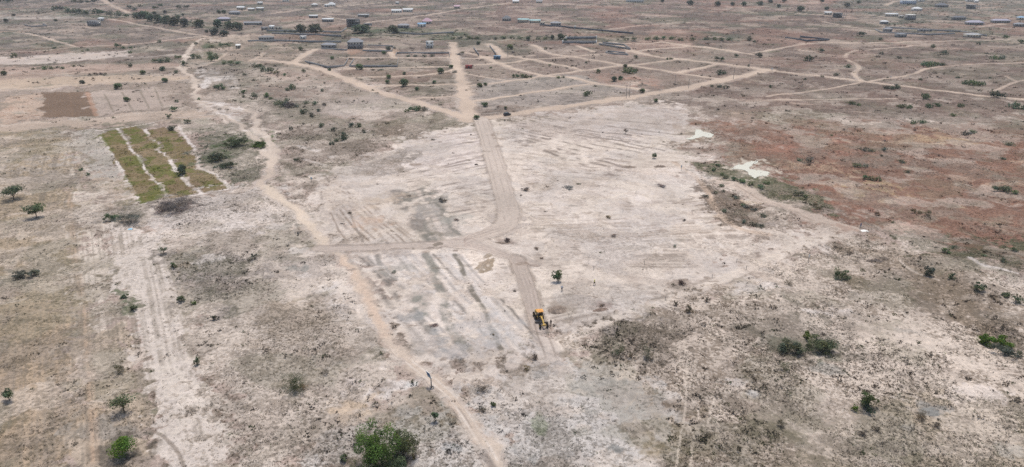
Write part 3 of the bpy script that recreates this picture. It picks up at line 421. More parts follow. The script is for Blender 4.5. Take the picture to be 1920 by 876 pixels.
# deep soft variation, natural relief
cr = MASK['crop_field']; q = fbm(X, Y, 11, 5, 401, SPX); lay(np.arange(len(X)), np.clip((q - .53) * 8, 0, 1) * cr * .75, (158, 138, 110), cov=(134, 118, 92)); q = fbm(X, Y, 8, 4, 411, SPX); lay(np.arange(len(X)), np.clip((q - .56) * 8, 0, 1) * cr * .7, (110, 114, 56), cov=(90, 100, 42))
v = 1 + (NBIG - .5) * .12 + (NMID - .5) * .16
COV *= (1 - .14 * (1 - PROT))[:, None]; BASE *= (1 - .05 * np.clip((Y - 450) / 300, 0, 1) * (1 - PROT))[:, None]
BASE *= v[:, None]
PONDS = [[(1285, 260), (1296, 257), (1303, 250), (1304, 243), (1314, 244), (1319, 247), (1331, 249), (1339, 253), (1330, 258), (1318, 256), (1308, 259), (1296, 262), (1290, 261)],
         [(1371, 315), (1382, 310), (1397, 307), (1412, 302), (1421, 302), (1412, 308), (1406, 315), (1414, 319), (1430, 320), (1442, 323), (1440, 329), (1430, 330), (1420, 331), (1415, 334), (1406, 328), (1400, 321), (1390, 318), (1378, 317)]]
for P in PONDS: poly(P, (214, 200, 184), soft=2.5, warp=0, flat=1, scr=0); poly([(p[0] + (p[0] - P[0][0]) * 0, p[1]) for p in P], (140, 122, 104), .0, soft=1)
REL = (fbm(X, Y, 14, 2, 71, SPC) - .5) * .9 + (fbm(X, Y, 2.6, 3, 81, SPC) - .5) * .35
Z = REL * (1 - FLAT * .85) + 0 * np.clip((1500 - DIST) / 900, 0, 1)
Z += BERM * .28 * np.clip((600 - DIST) / 200, 0, 1)
for P in PONDS:
    idx = sub([G(*p) for p in P], 8); d, _ = sdist(np.array([G(*p) for p in P]), X[idx], Y[idx]); Z[idx] = np.where(d < 3, -.12 + np.clip(d, 0, 3) / 3 * .12, Z[idx] * np.clip((d - 3) / 4, 0, 1))
# ------------------------------------------------------------------ ground material and sheets
def soil_material():
    m = bpy.data.materials.new('dry_soil'); m.use_nodes = True; n = m.node_tree.nodes; l = m.node_tree.links; b = n['Principled BSDF']
    b.inputs['Roughness'].default_value = 0.95; b.inputs['Specular IOR Level'].default_value = 0.1
    ge = n.new('ShaderNodeNewGeometry')
    def at(nm):
        a = n.new('ShaderNodeAttribute'); a.attribute_name = nm; return a
    def noise(sc, det, vec=None, rough=.55):
        q = n.new('ShaderNodeTexNoise'); q.inputs['Scale'].default_value = sc; q.inputs['Detail'].default_value = det; q.inputs['Roughness'].default_value = rough
        l.new(vec or ge.outputs['Position'], q.inputs['Vector']); return q.outputs['Fac']
    def mth(op, a, b_=None, c=None):
        q = n.new('ShaderNodeMath'); q.operation = op
        for i, z in enumerate((a, b_, c)):
            if z is None: continue
            if isinstance(z, (int, float)): q.inputs[i].default_value = z
            else: l.new(z, q.inputs[i])
        return q.outputs[0]
    A, C, D = at('soil'), at('cover'), at('weed_cover')
    tuft = mth('ADD', mth('ADD', mth('MULTIPLY', noise(1.3, 4, rough=.6), .46), mth('MULTIPLY', noise(.22, 4, rough=.6), .30)), mth('MULTIPLY', noise(.028, 6, rough=.62), .24))
    thr = mth('MULTIPLY_ADD', mth('SUBTRACT', .5, D.outputs['Fac']), .28, .5)
    d = mth('SUBTRACT', tuft, thr)
    mask = mth('MULTIPLY_ADD', d, 16, .5); q = n.new('ShaderNodeClamp'); l.new(mask, q.inputs[0]); mask = mth('MULTIPLY', q.outputs[0], .85)
    mx = n.new('ShaderNodeMix'); mx.data_type = 'RGBA'; l.new(mask, mx.inputs['Factor']); l.new(A.outputs['Color'], mx.inputs['A']); l.new(C.outputs['Color'], mx.inputs['B'])
    # grain: clods and crusts
    g = mth('ADD', mth('MULTIPLY', noise(5.5, 3, rough=.7), .5), mth('MULTIPLY', noise(.9, 4, rough=.65), .5))
    gv = mth('MULTIPLY_ADD', mth('SUBTRACT', g, .5), mth('MULTIPLY_ADD', D.outputs['Fac'], 2.6, .9), 1.0)
    m2 = n.new('ShaderNodeMix'); m2.data_type = 'RGBA'; m2.blend_type = 'MULTIPLY'; m2.inputs['Factor'].default_value = 1
    l.new(mx.outputs['Result'], m2.inputs['A']); cx = n.new('ShaderNodeCombineColor')
    for i in range(3): l.new(gv, cx.inputs[i])
    l.new(cx.outputs[0], m2.inputs['B']); l.new(m2.outputs['Result'], b.inputs['Base Color'])
    bu = n.new('ShaderNodeBump'); bu.inputs['Strength'].default_value = .6; bu.inputs['Distance'].default_value = .25
    l.new(mth('ADD', mth('MULTIPLY', mask, .5), g), bu.inputs['Height']); l.new(bu.outputs[0], b.inputs['Normal'])
    return m
SOIL = soil_material()
def set_attrs(me, sel):
    for nm, arr in (('soil', BASE), ('cover', COV)):
        a = me.attributes.new(nm, 'FLOAT_COLOR', 'POINT'); c4 = np.ones((len(sel), 4), np.float32); c4[:, :3] = np.clip(arr[sel], 0, 1); a.data.foreach_set('color', c4.ravel())
    a = me.attributes.new('weed_cover', 'FLOAT', 'POINT'); a.data.foreach_set('value', DEN[sel].astype(np.float32))
ii = (np.arange(NR - 1)[:, None] * NC + np.arange(NC - 1)[None, :]).ravel()
QUADS = np.stack([ii, ii + 1, ii + NC + 1, ii + NC], 1)
VV = np.stack([X, Y, Z], 1)
me = mesh_np('ground', VV, QUADS, [SOIL], True); set_attrs(me, np.arange(len(X)))
tag(link('ground', me), kind='structure')
RAISE = {'graded_road': .05, 'dirt_road': .035, 'dirt_track': .03, 'dirt_path': .02, 'crop_field': .015, 'ploughed_field': .012}
for nm, up in RAISE.items():
    Mk = MASK[nm] > .45; f = Mk[QUADS].all(1)
    for other in RAISE:
        if other == nm: break
        f &= ~((MASK[other] > .45)[QUADS].all(1))
    q = QUADS[f]; used, inv = np.unique(q, return_inverse=True); v = VV[used].copy(); v[:, 2] += up * np.clip(DIST[used] / 250, 1, 4)
    me = mesh_np(nm, v, inv.reshape(q.shape), [SOIL], True); set_attrs(me, used); tag(link(nm, me), kind='structure')
_gi = NC
def cell(x, y):
    r = np.clip(np.searchsorted(Yr, y), 1, NR - 1); wv = np.interp(y, Yr, Wr) * .84; c = np.clip(np.searchsorted(uc, x / wv), 1, NC - 1)
    return r * NC + c
def gz(x, y): return float(Z[cell(x, y)])
def gp(px, py_): x, y = G(px, py_); return (x, y, gz(x, y))

# ponds: still milky water
wm = bpy.data.materials.new('milky_water'); wm.use_nodes = True; b = wm.node_tree.nodes['Principled BSDF']
b.inputs['Base Color'].default_value = (.50, .47, .385, 1); b.inputs['Roughness'].default_value = .25; b.inputs['IOR'].default_value = 1.33
for P in PONDS:
    p = spline([G(*q) for q in P] + [G(*P[0])], 5)[:-1]; wv = np.array([(x + rnd.uniform(-.5, .5), y + rnd.uniform(-.8, .8), 0.0) for x, y in p])
    me = bpy.data.meshes.new('pond'); me.from_pydata([(x, y, -.03) for x, y, _ in wv], [], [list(range(len(wv)))]); me.materials.append(wm); tag(link('pond', me), kind='structure')
# ------------------------------------------------------------------ vegetation
def leaf_material(name, var=.35, rough=.7):
    m = bpy.data.materials.new(name); m.use_nodes = True; n = m.node_tree.nodes; l = m.node_tree.links; b = n['Principled BSDF']
    b.inputs['Roughness'].default_value = rough; b.inputs['Specular IOR Level'].default_value = .15
    a = n.new('ShaderNodeAttribute'); a.attribute_name = 'tint'; oi = n.new('ShaderNodeObjectInfo')
    mx = n.new('ShaderNodeMix'); mx.data_type = 'RGBA'; mx.blend_type = 'MULTIPLY'; mx.inputs['Factor'].default_value = 1
    l.new(oi.outputs['Color'], mx.inputs['A']); l.new(a.outputs['Color'], mx.inputs['B']); l.new(mx.outputs['Result'], b.inputs['Base Color'])
    tr = n.new('ShaderNodeBsdfTranslucent'); l.new(mx.outputs['Result'], tr.inputs['Color']); ms = n.new('ShaderNodeMixShader'); ms.inputs[0].default_value = .38
    l.new(b.outputs[0], ms.inputs[1]); l.new(tr.outputs[0], ms.inputs[2]); l.new(ms.outputs[0], n['Material Output'].inputs['Surface'])
    return m
LEAF = leaf_material('foliage'); BARK = mat('bark', (.13, .10, .075), .95, var=.3, scale=8); DEADW = mat('dead_wood', (.20, .165, .14), .95, var=.3, scale=6)
def leaf_cloud(n, rx, ry, rz, lumps=9, leaf=.2, seed=0, solid=.35, flatb=.0, twig=False, spread=.72, rs=1.0):
    g = np.random.default_rng(seed)
    c = g.normal(size=(lumps, 3)); c /= np.linalg.norm(c, axis=1)[:, None]; c *= g.uniform(.15, spread, (lumps, 1)); c[:, 2] = c[:, 2] * .8 + .1
    r = g.uniform(.25, .52, lumps) * rs; k = g.integers(0, lumps, n)
    d = g.normal(size=(n, 3)); d /= np.linalg.norm(d, axis=1)[:, None]; rr = r[k] * (g.uniform(solid, 1.08, n) ** .5)
    p = c[k] + d * rr[:, None]; p[:, 2] = np.where(p[:, 2] < -.75 + flatb, g.uniform(-.75 + flatb, -.1, n), p[:, 2])
    e = np.percentile(np.abs(p[:, :2]), 98); p[:, :2] /= e; p[:, 2] /= np.percentile(np.abs(p[:, 2]), 98); p *= np.array([rx, ry, rz])
    a = g.normal(size=(n, 3)); a[:, 2] *= .6; a /= np.linalg.norm(a, axis=1)[:, None]
    nn = d * .8 + g.normal(size=(n, 3)) * .7 + np.array([0, 0, .35]); b_ = np.cross(nn, a); b_ /= np.linalg.norm(b_, axis=1)[:, None] + 1e-9
    s = leaf * g.uniform(.6, 1.4, (n, 1)); wd = .18 if twig else .62
    V = np.stack([p - a * s, p + b_ * s * wd, p + a * s, p - b_ * s * wd], 1).reshape(-1, 3)
    Fq = np.arange(4 * n).reshape(n, 4); tint = np.repeat((g.uniform(.65, 1.35, lumps)[k] * g.uniform(.75, 1.3, n)), 4)
    hue = np.repeat(g.uniform(-.12, .12, lumps)[k], 4)
    return V, Fq, np.stack([tint * (1 + hue), tint, tint * (1 - hue), np.ones_like(tint)], 1)
def leaf_mesh(name, parts, mats=None):
    V = []; Fq = []; T = []; o = 0
    for v, f, t in parts: V.append(v); Fq.append(f + o); T.append(t); o += len(v)
    me = mesh_np(name, np.concatenate(V), np.concatenate(Fq), mats or [LEAF]); a = me.attributes.new('tint', 'FLOAT_COLOR', 'POINT'); a.data.foreach_set('color', np.concatenate(T).astype(np.float32).ravel()); return me
def tube(P, rad, sides=6):
    P = np.asarray(P, float); V = []; Fq = []
    for i, p in enumerate(P):
        t = P[min(i + 1, len(P) - 1)] - P[max(i - 1, 0)]; t /= np.linalg.norm(t) + 1e-9; u = np.cross(t, [.31, .87, .38]); u /= np.linalg.norm(u); v = np.cross(t, u)
        for k in range(sides):
            a = 2 * math.pi * k / sides; V.append(p + rad[i] * (u * math.cos(a) + v * math.sin(a)))
    for i in range(len(P) - 1):
        for k in range(sides): Fq.append((i * sides + k, i * sides + (k + 1) % sides, (i + 1) * sides + (k + 1) % sides, (i + 1) * sides + k))
    return np.array(V), np.array(Fq)
def join(L):
    V = []; Fq = []; o = 0
    for v, f in L: V.append(v); Fq.append(f + o); o += len(v)
    return np.concatenate(V), np.concatenate(Fq)
def limbs(h, spread, n, seed, r=.05, multi=False):
    g = np.random.default_rng(seed); L = []
    if not multi:
        L.append(tube([(0, 0, -.15), (0.02 * h, 0, h * .2), (-.02 * h, .02 * h, h * .42), (0, 0, h * .62)], [r * h * 1.25, r * h, r * h * .8, r * h * .45], 7))
    for i in range(n):
        a = 2 * math.pi * (i + g.uniform(0, .7)) / n; z0 = h * (g.uniform(.22, .5) if not multi else 0); e = spread * g.uniform(.5, .95); zt = h * g.uniform(.6, .9)
        L.append(tube([(0, 0, z0 - (.05 if multi else 0)), (e * .45 * math.cos(a), e * .45 * math.sin(a), z0 + (zt - z0) * .55), (e * math.cos(a + .2), e * math.sin(a + .2), zt)], [r * h * .6, r * h * .4, r * h * .12], 5))
    return join(L)
# colours of leaves (object colour): real foliage values
C_GRN = (.108, .138, .075); C_BRT = (.105, .175, .030); C_DRK = (.070, .092, .058); C_GREY = (.155, .160, .120); C_DEAD = (.135, .112, .090); C_BRNB = (.13, .105, .065)
def tinted(c, s=.15): return tuple(x * rnd.uniform(1 - s, 1 + s) for x in c) + (1,)
# ---- shared shrub shapes, unit width
SHR = []
for k in range(6):
    v, f, t = leaf_cloud(230, .5, .5, .34, 7 + k, .075, 100 + k); v[:, 2] += .25; SHR.append(leaf_mesh('bush', [(v, f, t)]))
SPR = []                                   # sprawling, open scrub
for k in range(4):
    v, f, t = leaf_cloud(200, .55, .5, .2, 14, .07, 140 + k, solid=.1); v[:, 2] += .14; SPR.append(leaf_mesh('bush', [(v, f, t)]))
DED = []
for k in range(2):
    v, f, t = leaf_cloud(260, .5, .5, .28, 8, .10, 160 + k, solid=.05, twig=True); v[:, 2] += .2; DED.append(leaf_mesh('dry_bush', [(v, f, t)]))
SML = []                                   # crowns of small far trees (unit width)
TRK = []
for k in range(4):
    v, f, t = leaf_cloud(520, .5, .5, .40, 16, .09, 180 + k, spread=.55); SML.append(leaf_mesh('crown', [(v, f, t)]))
    v, f = limbs(1.0, .35, 4, 190 + k, .045); TRK.append(mesh_np('trunk', v, f, [BARK], True))
def ordinal(i):
    return ['first', 'second', 'third', 'fourth', 'fifth', 'sixth', 'seventh', 'eighth', 'ninth', 'tenth', 'eleventh', 'twelfth', 'thirteenth', 'fourteenth', 'fifteenth', 'sixteenth'][i]
def bush_group(kind, col, phrase, group, pts, adj, flat=1.0):
    """pts: (px, py of the foot, width px). Each plant its own object, told apart by size word and order."""
    pts = sorted(pts); n = len(pts)
    for i, (x, y, wd) in enumerate(pts):
        w_ = wd / S(y); loc = gp(x, y)
        lab = f"{adj} {phrase}, {ordinal(i)} of {n} from left" if n > 1 else f"{adj} {phrase}"
        if kind == 'tree':
            t = thing('tree', lab, 'tree', loc, rnd.uniform(0, 6.3), group); h = w_ * rnd.uniform(.6, .8)
            a = link('trunk', TRK[i % 4], t); a.scale = (w_, w_, h)
            c = link('crown', SML[(i + n) % 4], t); c.scale = (w_, w_, w_ * .95 * flat); c.location = (0, 0, w_ * .40 * flat); c.color = tinted(col)
        else:
            me = {'bush': SHR[i % 6], 'scrub': SPR[i % 4], 'dry': DED[i % 2]}[kind]
            o = link('dry_bush' if kind == 'dry' else 'bush', me, None, loc); o.rotation_euler = (0, 0, rnd.uniform(0, 6.3)); o.scale = (w_, w_ * rnd.uniform(.7, 1), w_ * flat * rnd.uniform(.8, 1.15)); o.color = tinted(col)
            tag(o, lab, 'bush', group)
bg = bush_group
bg('tree', C_DRK, 'round tree in the dark treeline beyond the winding track', 'trees of the treeline at upper left', [(258, 36, 15), (270, 35, 17), (284, 40, 16), (298, 42, 17), (312, 45, 18), (327, 48, 20), (346, 50, 18), (373, 52, 19)], 'dark')
bg('tree', C_DRK, 'bushy tree where the treeline meets the bare clearing', 'trees by the clearing', [(408, 52, 18), (430, 55, 17), (446, 56, 18), (403, 66, 15), (420, 69, 15)], 'dense green')
bg('bush', C_DRK, 'far bush in the straight hedge behind the pale field', 'hedge behind the pale field', [(105, 20, 15), (116, 21, 15), (127, 23, 15), (139, 24, 16), (150, 25, 15), (162, 27, 16), (180, 26, 15), (192, 27, 16), (206, 28, 15), (222, 30, 15), (236, 32, 13)], 'dark', .9)
bg('bush', C_DRK, 'distant bush on the top left edge', 'bushes along the top left', [(4, 3, 16), (18, 5, 16), (140, 4, 14), (152, 5, 12), (164, 6, 12), (176, 4, 14), (210, 3, 12), (242, 16, 14), (252, 20, 14), (263, 13, 10), (290, 17, 12), (302, 12, 10), (336, 16, 12), (350, 16, 12)], 'blue green', .8)
bg('tree', C_DRK, 'tiny tree standing on the bare slope above the treeline', 'lone trees above the treeline', [(290, 27, 7), (310, 25, 7), (334, 35, 8), (411, 26, 8), (420, 26, 8), (388, 62, 6), (343, 30, 5)], 'dark')
bg('tree', C_DRK, 'little tree on the pale fields at far left', 'lone trees of the far left fields', [(26, 31, 6), (105, 41, 6), (12, 42, 8), (155, 157, 9), (8, 141, 10)], 'dark green')
bg('tree', C_GRN, 'small tree beside the dirt lane above the brown plot', 'trees by the lane above the brown plot', [(268, 140, 9), (305, 133, 10), (310, 155, 10), (221, 167, 13), (238, 190, 10)], 'dark')
bg('bush', C_GRN, 'bush in the row below the far left lane', 'bush row at far left', [(62, 131, 8), (86, 131, 13), (97, 131, 13), (108, 129, 11), (118, 130, 10), (138, 127, 8), (74, 130, 8)], 'dark green', .8)
bg('dry', C_DEAD, 'dry bush between two lanes left of the winding track', 'dry bushes between the lanes', [(180, 141, 12), (197, 141, 10), (188, 140, 9), (170, 142, 8)], 'grey')
bg('bush', C_GRN, 'bush beside the upper lane left of the winding track', 'bushes on the upper lane', [(165, 95, 8), (220, 90, 13), (232, 91, 9), (243, 100, 9), (245, 92, 8), (155, 98, 6), (102, 92, 8), (28, 108, 14), (300, 80, 10)], 'green')
bg('bush', C_GRN, 'bush close to the winding track on its left', 'bushes left of the winding track', [(292, 118, 12), (303, 118, 14), (315, 117, 14), (335, 111, 13), (243, 126, 12), (326, 210, 16), (332, 193, 10), (330, 138, 10)], 'grey green')
bg('bush', C_GRN, 'bush just right of the top of the winding track', 'bushes right of the winding track', [(343, 122, 12), (398, 116, 20), (362, 111, 15), (372, 111, 12), (413, 168, 18), (404, 166, 12), (455, 175, 14), (457, 184, 10), (476, 181, 13), (373, 187, 8)], 'green')
bg('bush', C_GRN, 'bush in the belt north of the bare strips', 'green belt bushes north of the strips', [(395, 104, 14), (405, 107, 12), (420, 121, 14), (432, 122, 14), (447, 120, 12), (458, 140, 9), (398, 88, 12), (415, 87, 14), (428, 86, 12), (367, 83, 9)], 'soft green', .8)
bg('bush', C_GRN, 'bush just left of the first diagonal road', 'bushes west of the diagonal road', [(484, 128, 16), (493, 134, 16), (506, 137, 18), (518, 138, 12), (533, 143, 9), (569, 136, 10), (548, 167, 18), (538, 170, 10), (500, 181, 14), (507, 186, 9), (480, 181, 8), (604, 171, 9), (609, 157, 5)], 'dark green')
bg('scrub', C_GREY, 'shrub of the scrub cluster above the light strips', 'scrub cluster at the light strips', [(520, 198, 18), (530, 201, 20), (542, 202, 22), (553, 200, 16), (575, 195, 14), (590, 196, 16), (537, 192, 14), (609, 199, 10)], 'grey green', 1.3)
bg('bush', C_DRK, 'bush on rough ground left of the cleared site', 'bushes on the rough ground', [(570, 214, 16), (585, 219, 14), (598, 209, 9), (602, 238, 14), (660, 238, 15), (673, 240, 16), (645, 260, 20), (625, 246, 13), (621, 271, 12), (545, 243, 10), (557, 304, 12), (683, 250, 10), (632, 262, 12)], 'dark green')
bg('tree', C_DRK, 'dome crowned tree in front of the far walls', 'dome crowned trees', [(564, 62, 19), (592, 64, 22)], 'large dark')
bg('bush', C_DRK, 'small clump beside the round dome crowned trees', 'clumps by the dome trees', [(546, 61, 8), (553, 62, 7), (535, 61, 7)], 'dark green')
o_ = [('tree', (678, 62, 32), 'wide dark spreading tree before the unfinished concrete frame'), ('tree', (738, 63, 17), 'round dark tree standing before the far grey house')]
for kd, p, lb in o_: bg(kd, C_DRK, lb, None, [p], '', .62 if p[2] > 30 else 1)
bg('tree', C_GRN, 'slender tree on plots left of the straight road', 'trees of the left plots', [(564, 95, 8), (623, 112, 7), (720, 101, 8), (728, 95, 9), (675, 130, 13), (618, 133, 6), (757, 162, 17), (782, 170, 8), (729, 147, 9), (727, 158, 8), (827, 138, 13), (814, 156, 7), (758, 140, 6), (846, 129, 8)], 'dark green')
bg('scrub', C_GREY, 'shrub in walled plots left of the straight road', 'shrubs in the walled plots', [(700, 133, 9), (710, 134, 8), (716, 133, 8), (765, 106, 10), (780, 106, 12), (795, 106, 12), (810, 106, 10), (690, 112, 8), (740, 92, 8), (712, 84, 7), (699, 170, 7)], 'grey green')
bg('bush', C_GRN, 'bush of the low clump by the road junction', 'low clump by the road junction', [(764, 210, 12), (774, 209, 16), (785, 207, 15), (796, 208, 13)], 'olive green')
bg('tree', C_GRN, 'tree on the plots right of the straight road', 'trees right of the straight road', [(957, 93, 11), (900, 163, 10), (910, 160, 7), (897, 83, 8), (893, 224, 10), (910, 200, 10), (948, 205, 6)], 'small green')
bg('scrub', C_GREY, 'shrub on the plots right of the straight road', 'shrubs right of the straight road', [(862, 103, 12), (868, 99, 8), (852, 137, 12), (875, 170, 6), (905, 196, 8), (920, 128, 8), (962, 100, 8)], 'dry')
bg('bush', C_GRN, 'bush in the row beside the second crossing lane', 'bush row by the second lane', [(964, 146, 10), (971, 147, 10), (979, 146, 11), (987, 146, 11), (995, 146, 8)], 'green', 1.2)
bg('tree', C_DRK, 'round tree along the far belt behind the long wall', 'trees behind the long wall', [(990, 75, 8), (1052, 74, 13), (1080, 73, 7), (1059, 80, 8), (1036, 74, 9)], 'dark')
bg('bush', C_GRN, 'bush scattered over the right hand plots of the grid', 'bushes of the right hand plots', [(1023, 93, 8), (1099, 181, 18), (1163, 152, 9), (1172, 137, 13), (1182, 139, 18), (1192, 137, 12), (1122, 139, 9), (1099, 120, 7), (1031, 123, 6), (1046, 148, 9), (1056, 147, 8), (1193, 108, 10), (1252, 112, 7), (1259, 112, 8), (1246, 89, 12), (1211, 98, 6)][:14], 'green')
bg('tree', C_DRK, 'round tree beside the red dug earth in the grid', 'trees beside the dug earth', [(1151, 153, 11), (1163, 149, 8)], 'dark')
bg('tree', C_GRN, 'thin tree at the road side near the utility poles', 'thin trees near the poles', [(1204, 173, 10), (1230, 190, 7), (1172, 127, 8), (1122, 135, 7)], 'sparse')
bg('bush', C_DRK, 'bush at the right end of the plot grid', 'bushes at the right end of the grid', [(1345, 114, 12), (1354, 115, 14), (1349, 141, 16), (1357, 140, 10), (1361, 166, 12), (1348, 163, 12), (1334, 162, 9), (1425, 107, 14), (1405, 76, 14), (1414, 81, 9), (1403, 125, 6), (1381, 107, 10), (1445, 167, 9)], 'dark')
bg('tree', C_DRK, 'round tree on the red slope at the top edge', 'trees on the red slope', [(1242, 5, 8), (1294, 10, 11), (1345, 12, 11), (1373, 11, 8), (1394, 12, 10), (1425, 11, 10), (1444, 6, 9), (1470, 4, 8), (1460, 14, 7), (1500, 21, 12), (1550, 19, 8), (1588, 14, 10), (1541, 4, 8), (1610, 7, 7)], 'dark')
bg('bush', C_GRN, 'bush of the long belt behind the grid', 'long belt behind the grid', [(1175, 76, 12), (1190, 77, 14), (1215, 76, 14), (1230, 75, 15), (1245, 74, 16), (1258, 74, 14), (1275, 76, 14), (1300, 76, 14), (1325, 75, 14), (1340, 75, 12), (1352, 75, 14), (1366, 75, 13)], 'dull green', .7)
bg('bush', C_GRN, 'bush of the belt beyond the straight road end', 'belt beyond the road end', [(880, 72, 12), (895, 73, 13), (850, 74, 12), (930, 74, 12), (945, 73, 14), (960, 73, 12), (975, 74, 12), (1010, 74, 12), (1022, 74, 13), (862, 73, 12)], 'dull green', .7)
bg('bush', C_DRK, 'bush on the plain beyond the right dirt road', 'bushes of the brown plain beyond the road', [(1515, 115, 22), (1541, 99, 14), (1569, 142, 12), (1590, 127, 14), (1614, 68, 18), (1650, 76, 10), (1652, 102, 10), (1686, 111, 9), (1725, 150, 9), (1749, 90, 12), (1770, 103, 18), (1795, 147, 10), (1834, 84, 9), (1856, 149, 8)], 'dark green', .8)
bg('scrub', C_GRN, 'sprawling bush at the right end of the brown plain', 'sprawling bushes at the right end', [(1732, 122, 18), (1742, 124, 20), (1754, 123, 16), (1766, 122, 12), (1866, 111, 16), (1878, 111, 16), (1812, 157, 18), (1822, 159, 20), (1836, 161, 18), (1915, 82, 14), (1885, 71, 12)], 'green', 1.2)
bg('bush', C_DRK, 'bush growing against the right dirt road', 'bushes against the right dirt road', [(1660, 168, 14), (1672, 169, 14), (1682, 168, 14), (1681, 161, 8), (1862, 182, 22), (1876, 184, 18), (1509, 150, 7), (1541, 145, 7)], 'dark green', .8)
bg('scrub', C_GRN, 'bush on the grassy patch between road and red ground', 'bushes between the road and red ground', [(1735, 186, 20), (1742, 203, 18), (1756, 201, 14), (1690, 201, 18), (1704, 203, 14), (1595, 196, 18), (1610, 197, 12), (1800, 203, 16), (1905, 203, 28), (1786, 218, 12), (1712, 231, 16), (1730, 231, 14)], 'green', 1.2)
bg('scrub', C_GREY, 'shrub spread over the red eroded ground', 'shrubs of the red ground', [(1620, 285, 18), (1634, 286, 14), (1657, 284, 14), (1690, 303, 16), (1605, 312, 18), (1622, 313, 14), (1515, 305, 22), (1500, 302, 16), (1894, 272, 18), (1810, 251, 18), (1825, 249, 16), (1660, 264, 10), (1880, 298, 12), (1700, 325, 12)], 'grey green', 1.1)
bg('bush', C_GRN, 'leafy bush standing on the red eroded ground', 'leafy bushes of the red ground', [(1622, 336, 14), (1634, 338, 17), (1646, 338, 14), (1872, 357, 22), (1887, 359, 22), (1903, 364, 14), (1497, 366, 20), (1510, 370, 14), (1442, 346, 12), (1559, 256, 7)], 'bright green', .8)
bg('dry', C_BRNB, 'dry bush at the lower edge of the red ground', 'dry bushes at the edge of the red ground', [(1713, 397, 16), (1724, 399, 14), (1645, 400, 16), (1525, 390, 16), (1535, 398, 16), (1516, 312, 10), (1673, 415, 10), (1740, 404, 16)], 'brown', .9)
bg('bush', C_GRN, 'bush around the two milky ponds', 'bushes around the ponds', [(1336, 322, 14), (1354, 330, 14), (1360, 336, 16), (1376, 342, 16), (1392, 346, 16), (1408, 350, 16), (1425, 356, 16), (1345, 312, 10), (1434, 346, 12)], 'olive green', .7)
bg('scrub', C_GREY, 'shrub in the sunken patch below the ponds', 'shrubs in the sunken patch', [(1322, 372, 14), (1342, 364, 12), (1356, 362, 9), (1381, 370, 12), (1359, 398, 12), (1352, 352, 10), (1395, 384, 12), (1400, 388, 14), (1415, 396, 14), (1430, 405, 16), (1394, 420, 12), (1412, 425, 18), (1426, 428, 16)], 'grey green', 1.2)
bg('bush', C_GRN, 'bush in the dark green hollow at the right edge', 'bushes of the green hollow', [(1774, 474, 22), (1788, 466, 12), (1843, 484, 12), (1880, 494, 16), (1900, 470, 16)], 'green', .7)
# ---- nearer plants, each with its own shape
def tree(x, y, wd, h, label, col, seed, n=900, leaf=.28, lumps=12, fz=.7, tr=5, cz=.62, group=None, name='tree', solid=.3):
    w_ = wd / S(y); t = thing(name, label, 'tree', gp(x, y), rnd.uniform(0, 6), group)
    v, f = limbs(h, w_ * .42, tr, seed, .035); link('trunk', mesh_np('trunk', v, f, [BARK], True), t)
    v, f, q = leaf_cloud(n, w_ / 2, w_ / 2, w_ / 2 * fz, lumps, leaf, seed, solid); c = link('crown', leaf_mesh('crown', [(v, f, q)]), t, (0, 0, h * cz)); c.color = tinted(col, .06)
    return t
def shrub(x, y, wd, label, col, seed, n=700, leaf=.2, lumps=10, fz=.55, dead=False, group=None, solid=.2, twig=False, h=None):
    w_ = wd / S(y); t = thing('dry_bush' if dead else 'bush', label, 'bush', gp(x, y), rnd.uniform(0, 6), group)
    v, f = limbs(h or w_ * .6, w_ * .4, 7, seed, .018, True); link('stem', mesh_np('stem', v, f, [DEADW if dead else BARK], True), t)
    v, f, q = leaf_cloud(n, w_ / 2, w_ / 2, w_ / 2 * fz, lumps + 5, leaf, seed, solid, twig=dead or twig, spread=.92, rs=.72); v[:, 2] -= v[:, 2].min() - .02
    v2, f2, q2 = leaf_cloud(int(n * .4), w_ * .66, w_ * .6, w_ * .12, 16, leaf * .9, seed + 500, .0, twig=True, spread=1.0, rs=.6); v2[:, 2] += w_ * .06; q2[:, :3] *= np.array([1.25, 1.1, 1.15])
    c = link('foliage', leaf_mesh('foliage', [(v, f, q), (v2, f2, q2)]), t); c.color = tinted(col, .06)
tree(27, 376, 36, 4.6, 'flat topped green tree standing near the left edge of the fields', C_GRN, 1, 1500, .22, 14, .5, 6, .72)
tree(69, 409, 32, 4.2, 'leafy green tree just right of the flat topped tree', C_GRN, 2, 1500, .22, 12, .62, 6, .68)
tree(18, 752, 22, 2.6, 'small leafy tree at the lower left edge', C_GRN, 3, 700, .15, 9, .8)
tree(235, 778, 38, 3.9, 'spindly tree with clustered dark leaves above the bright green one', C_GRN, 4, 900, .16, 22, .65, 9, .66, solid=.1)
tree(232, 856, 40, 3.6, 'bright green dense tree at the lower left corner', C_BRT, 5, 2600, .14, 12, .8, 5, .62)
tree(1046, 530, 19, 3.0, 'lone green tree right of the road fork with bare soil around it', C_GRN, 6, 900, .17, 9, 1.05, 5, .64)
tree(1227, 298, 9, 2.4, 'tiny tree alone on the sandy ground far right of the road', C_GRN, 7, 260, .22, 6, 1.0)
tree(1173, 252, 9, 2.6, 'thin grey nearly leafless tree alone on the scraped ground', C_DEAD, 8, 150, .2, 6, .9, 6)
tree(343, 328, 23, 3.2, 'round dark green tree at the crop strips', C_DRK, 9, 1400, .2, 9, .75, 5, .5)
tree(323, 246, 13, 2.4, 'small dark round tree above the crop strips', C_DRK, 10, 600, .22, 8, .8, 5, .5)
tree(308, 478, 15, 2.2, 'small thin tree at the edge of the pale strip', C_GRN, 12, 260, .16, 8, .6)
tree(816, 792, 12, 1.9, 'small broad leaved sapling left of the near track', C_GRN, 13, 60, .42, 7, .5, 4, .85)
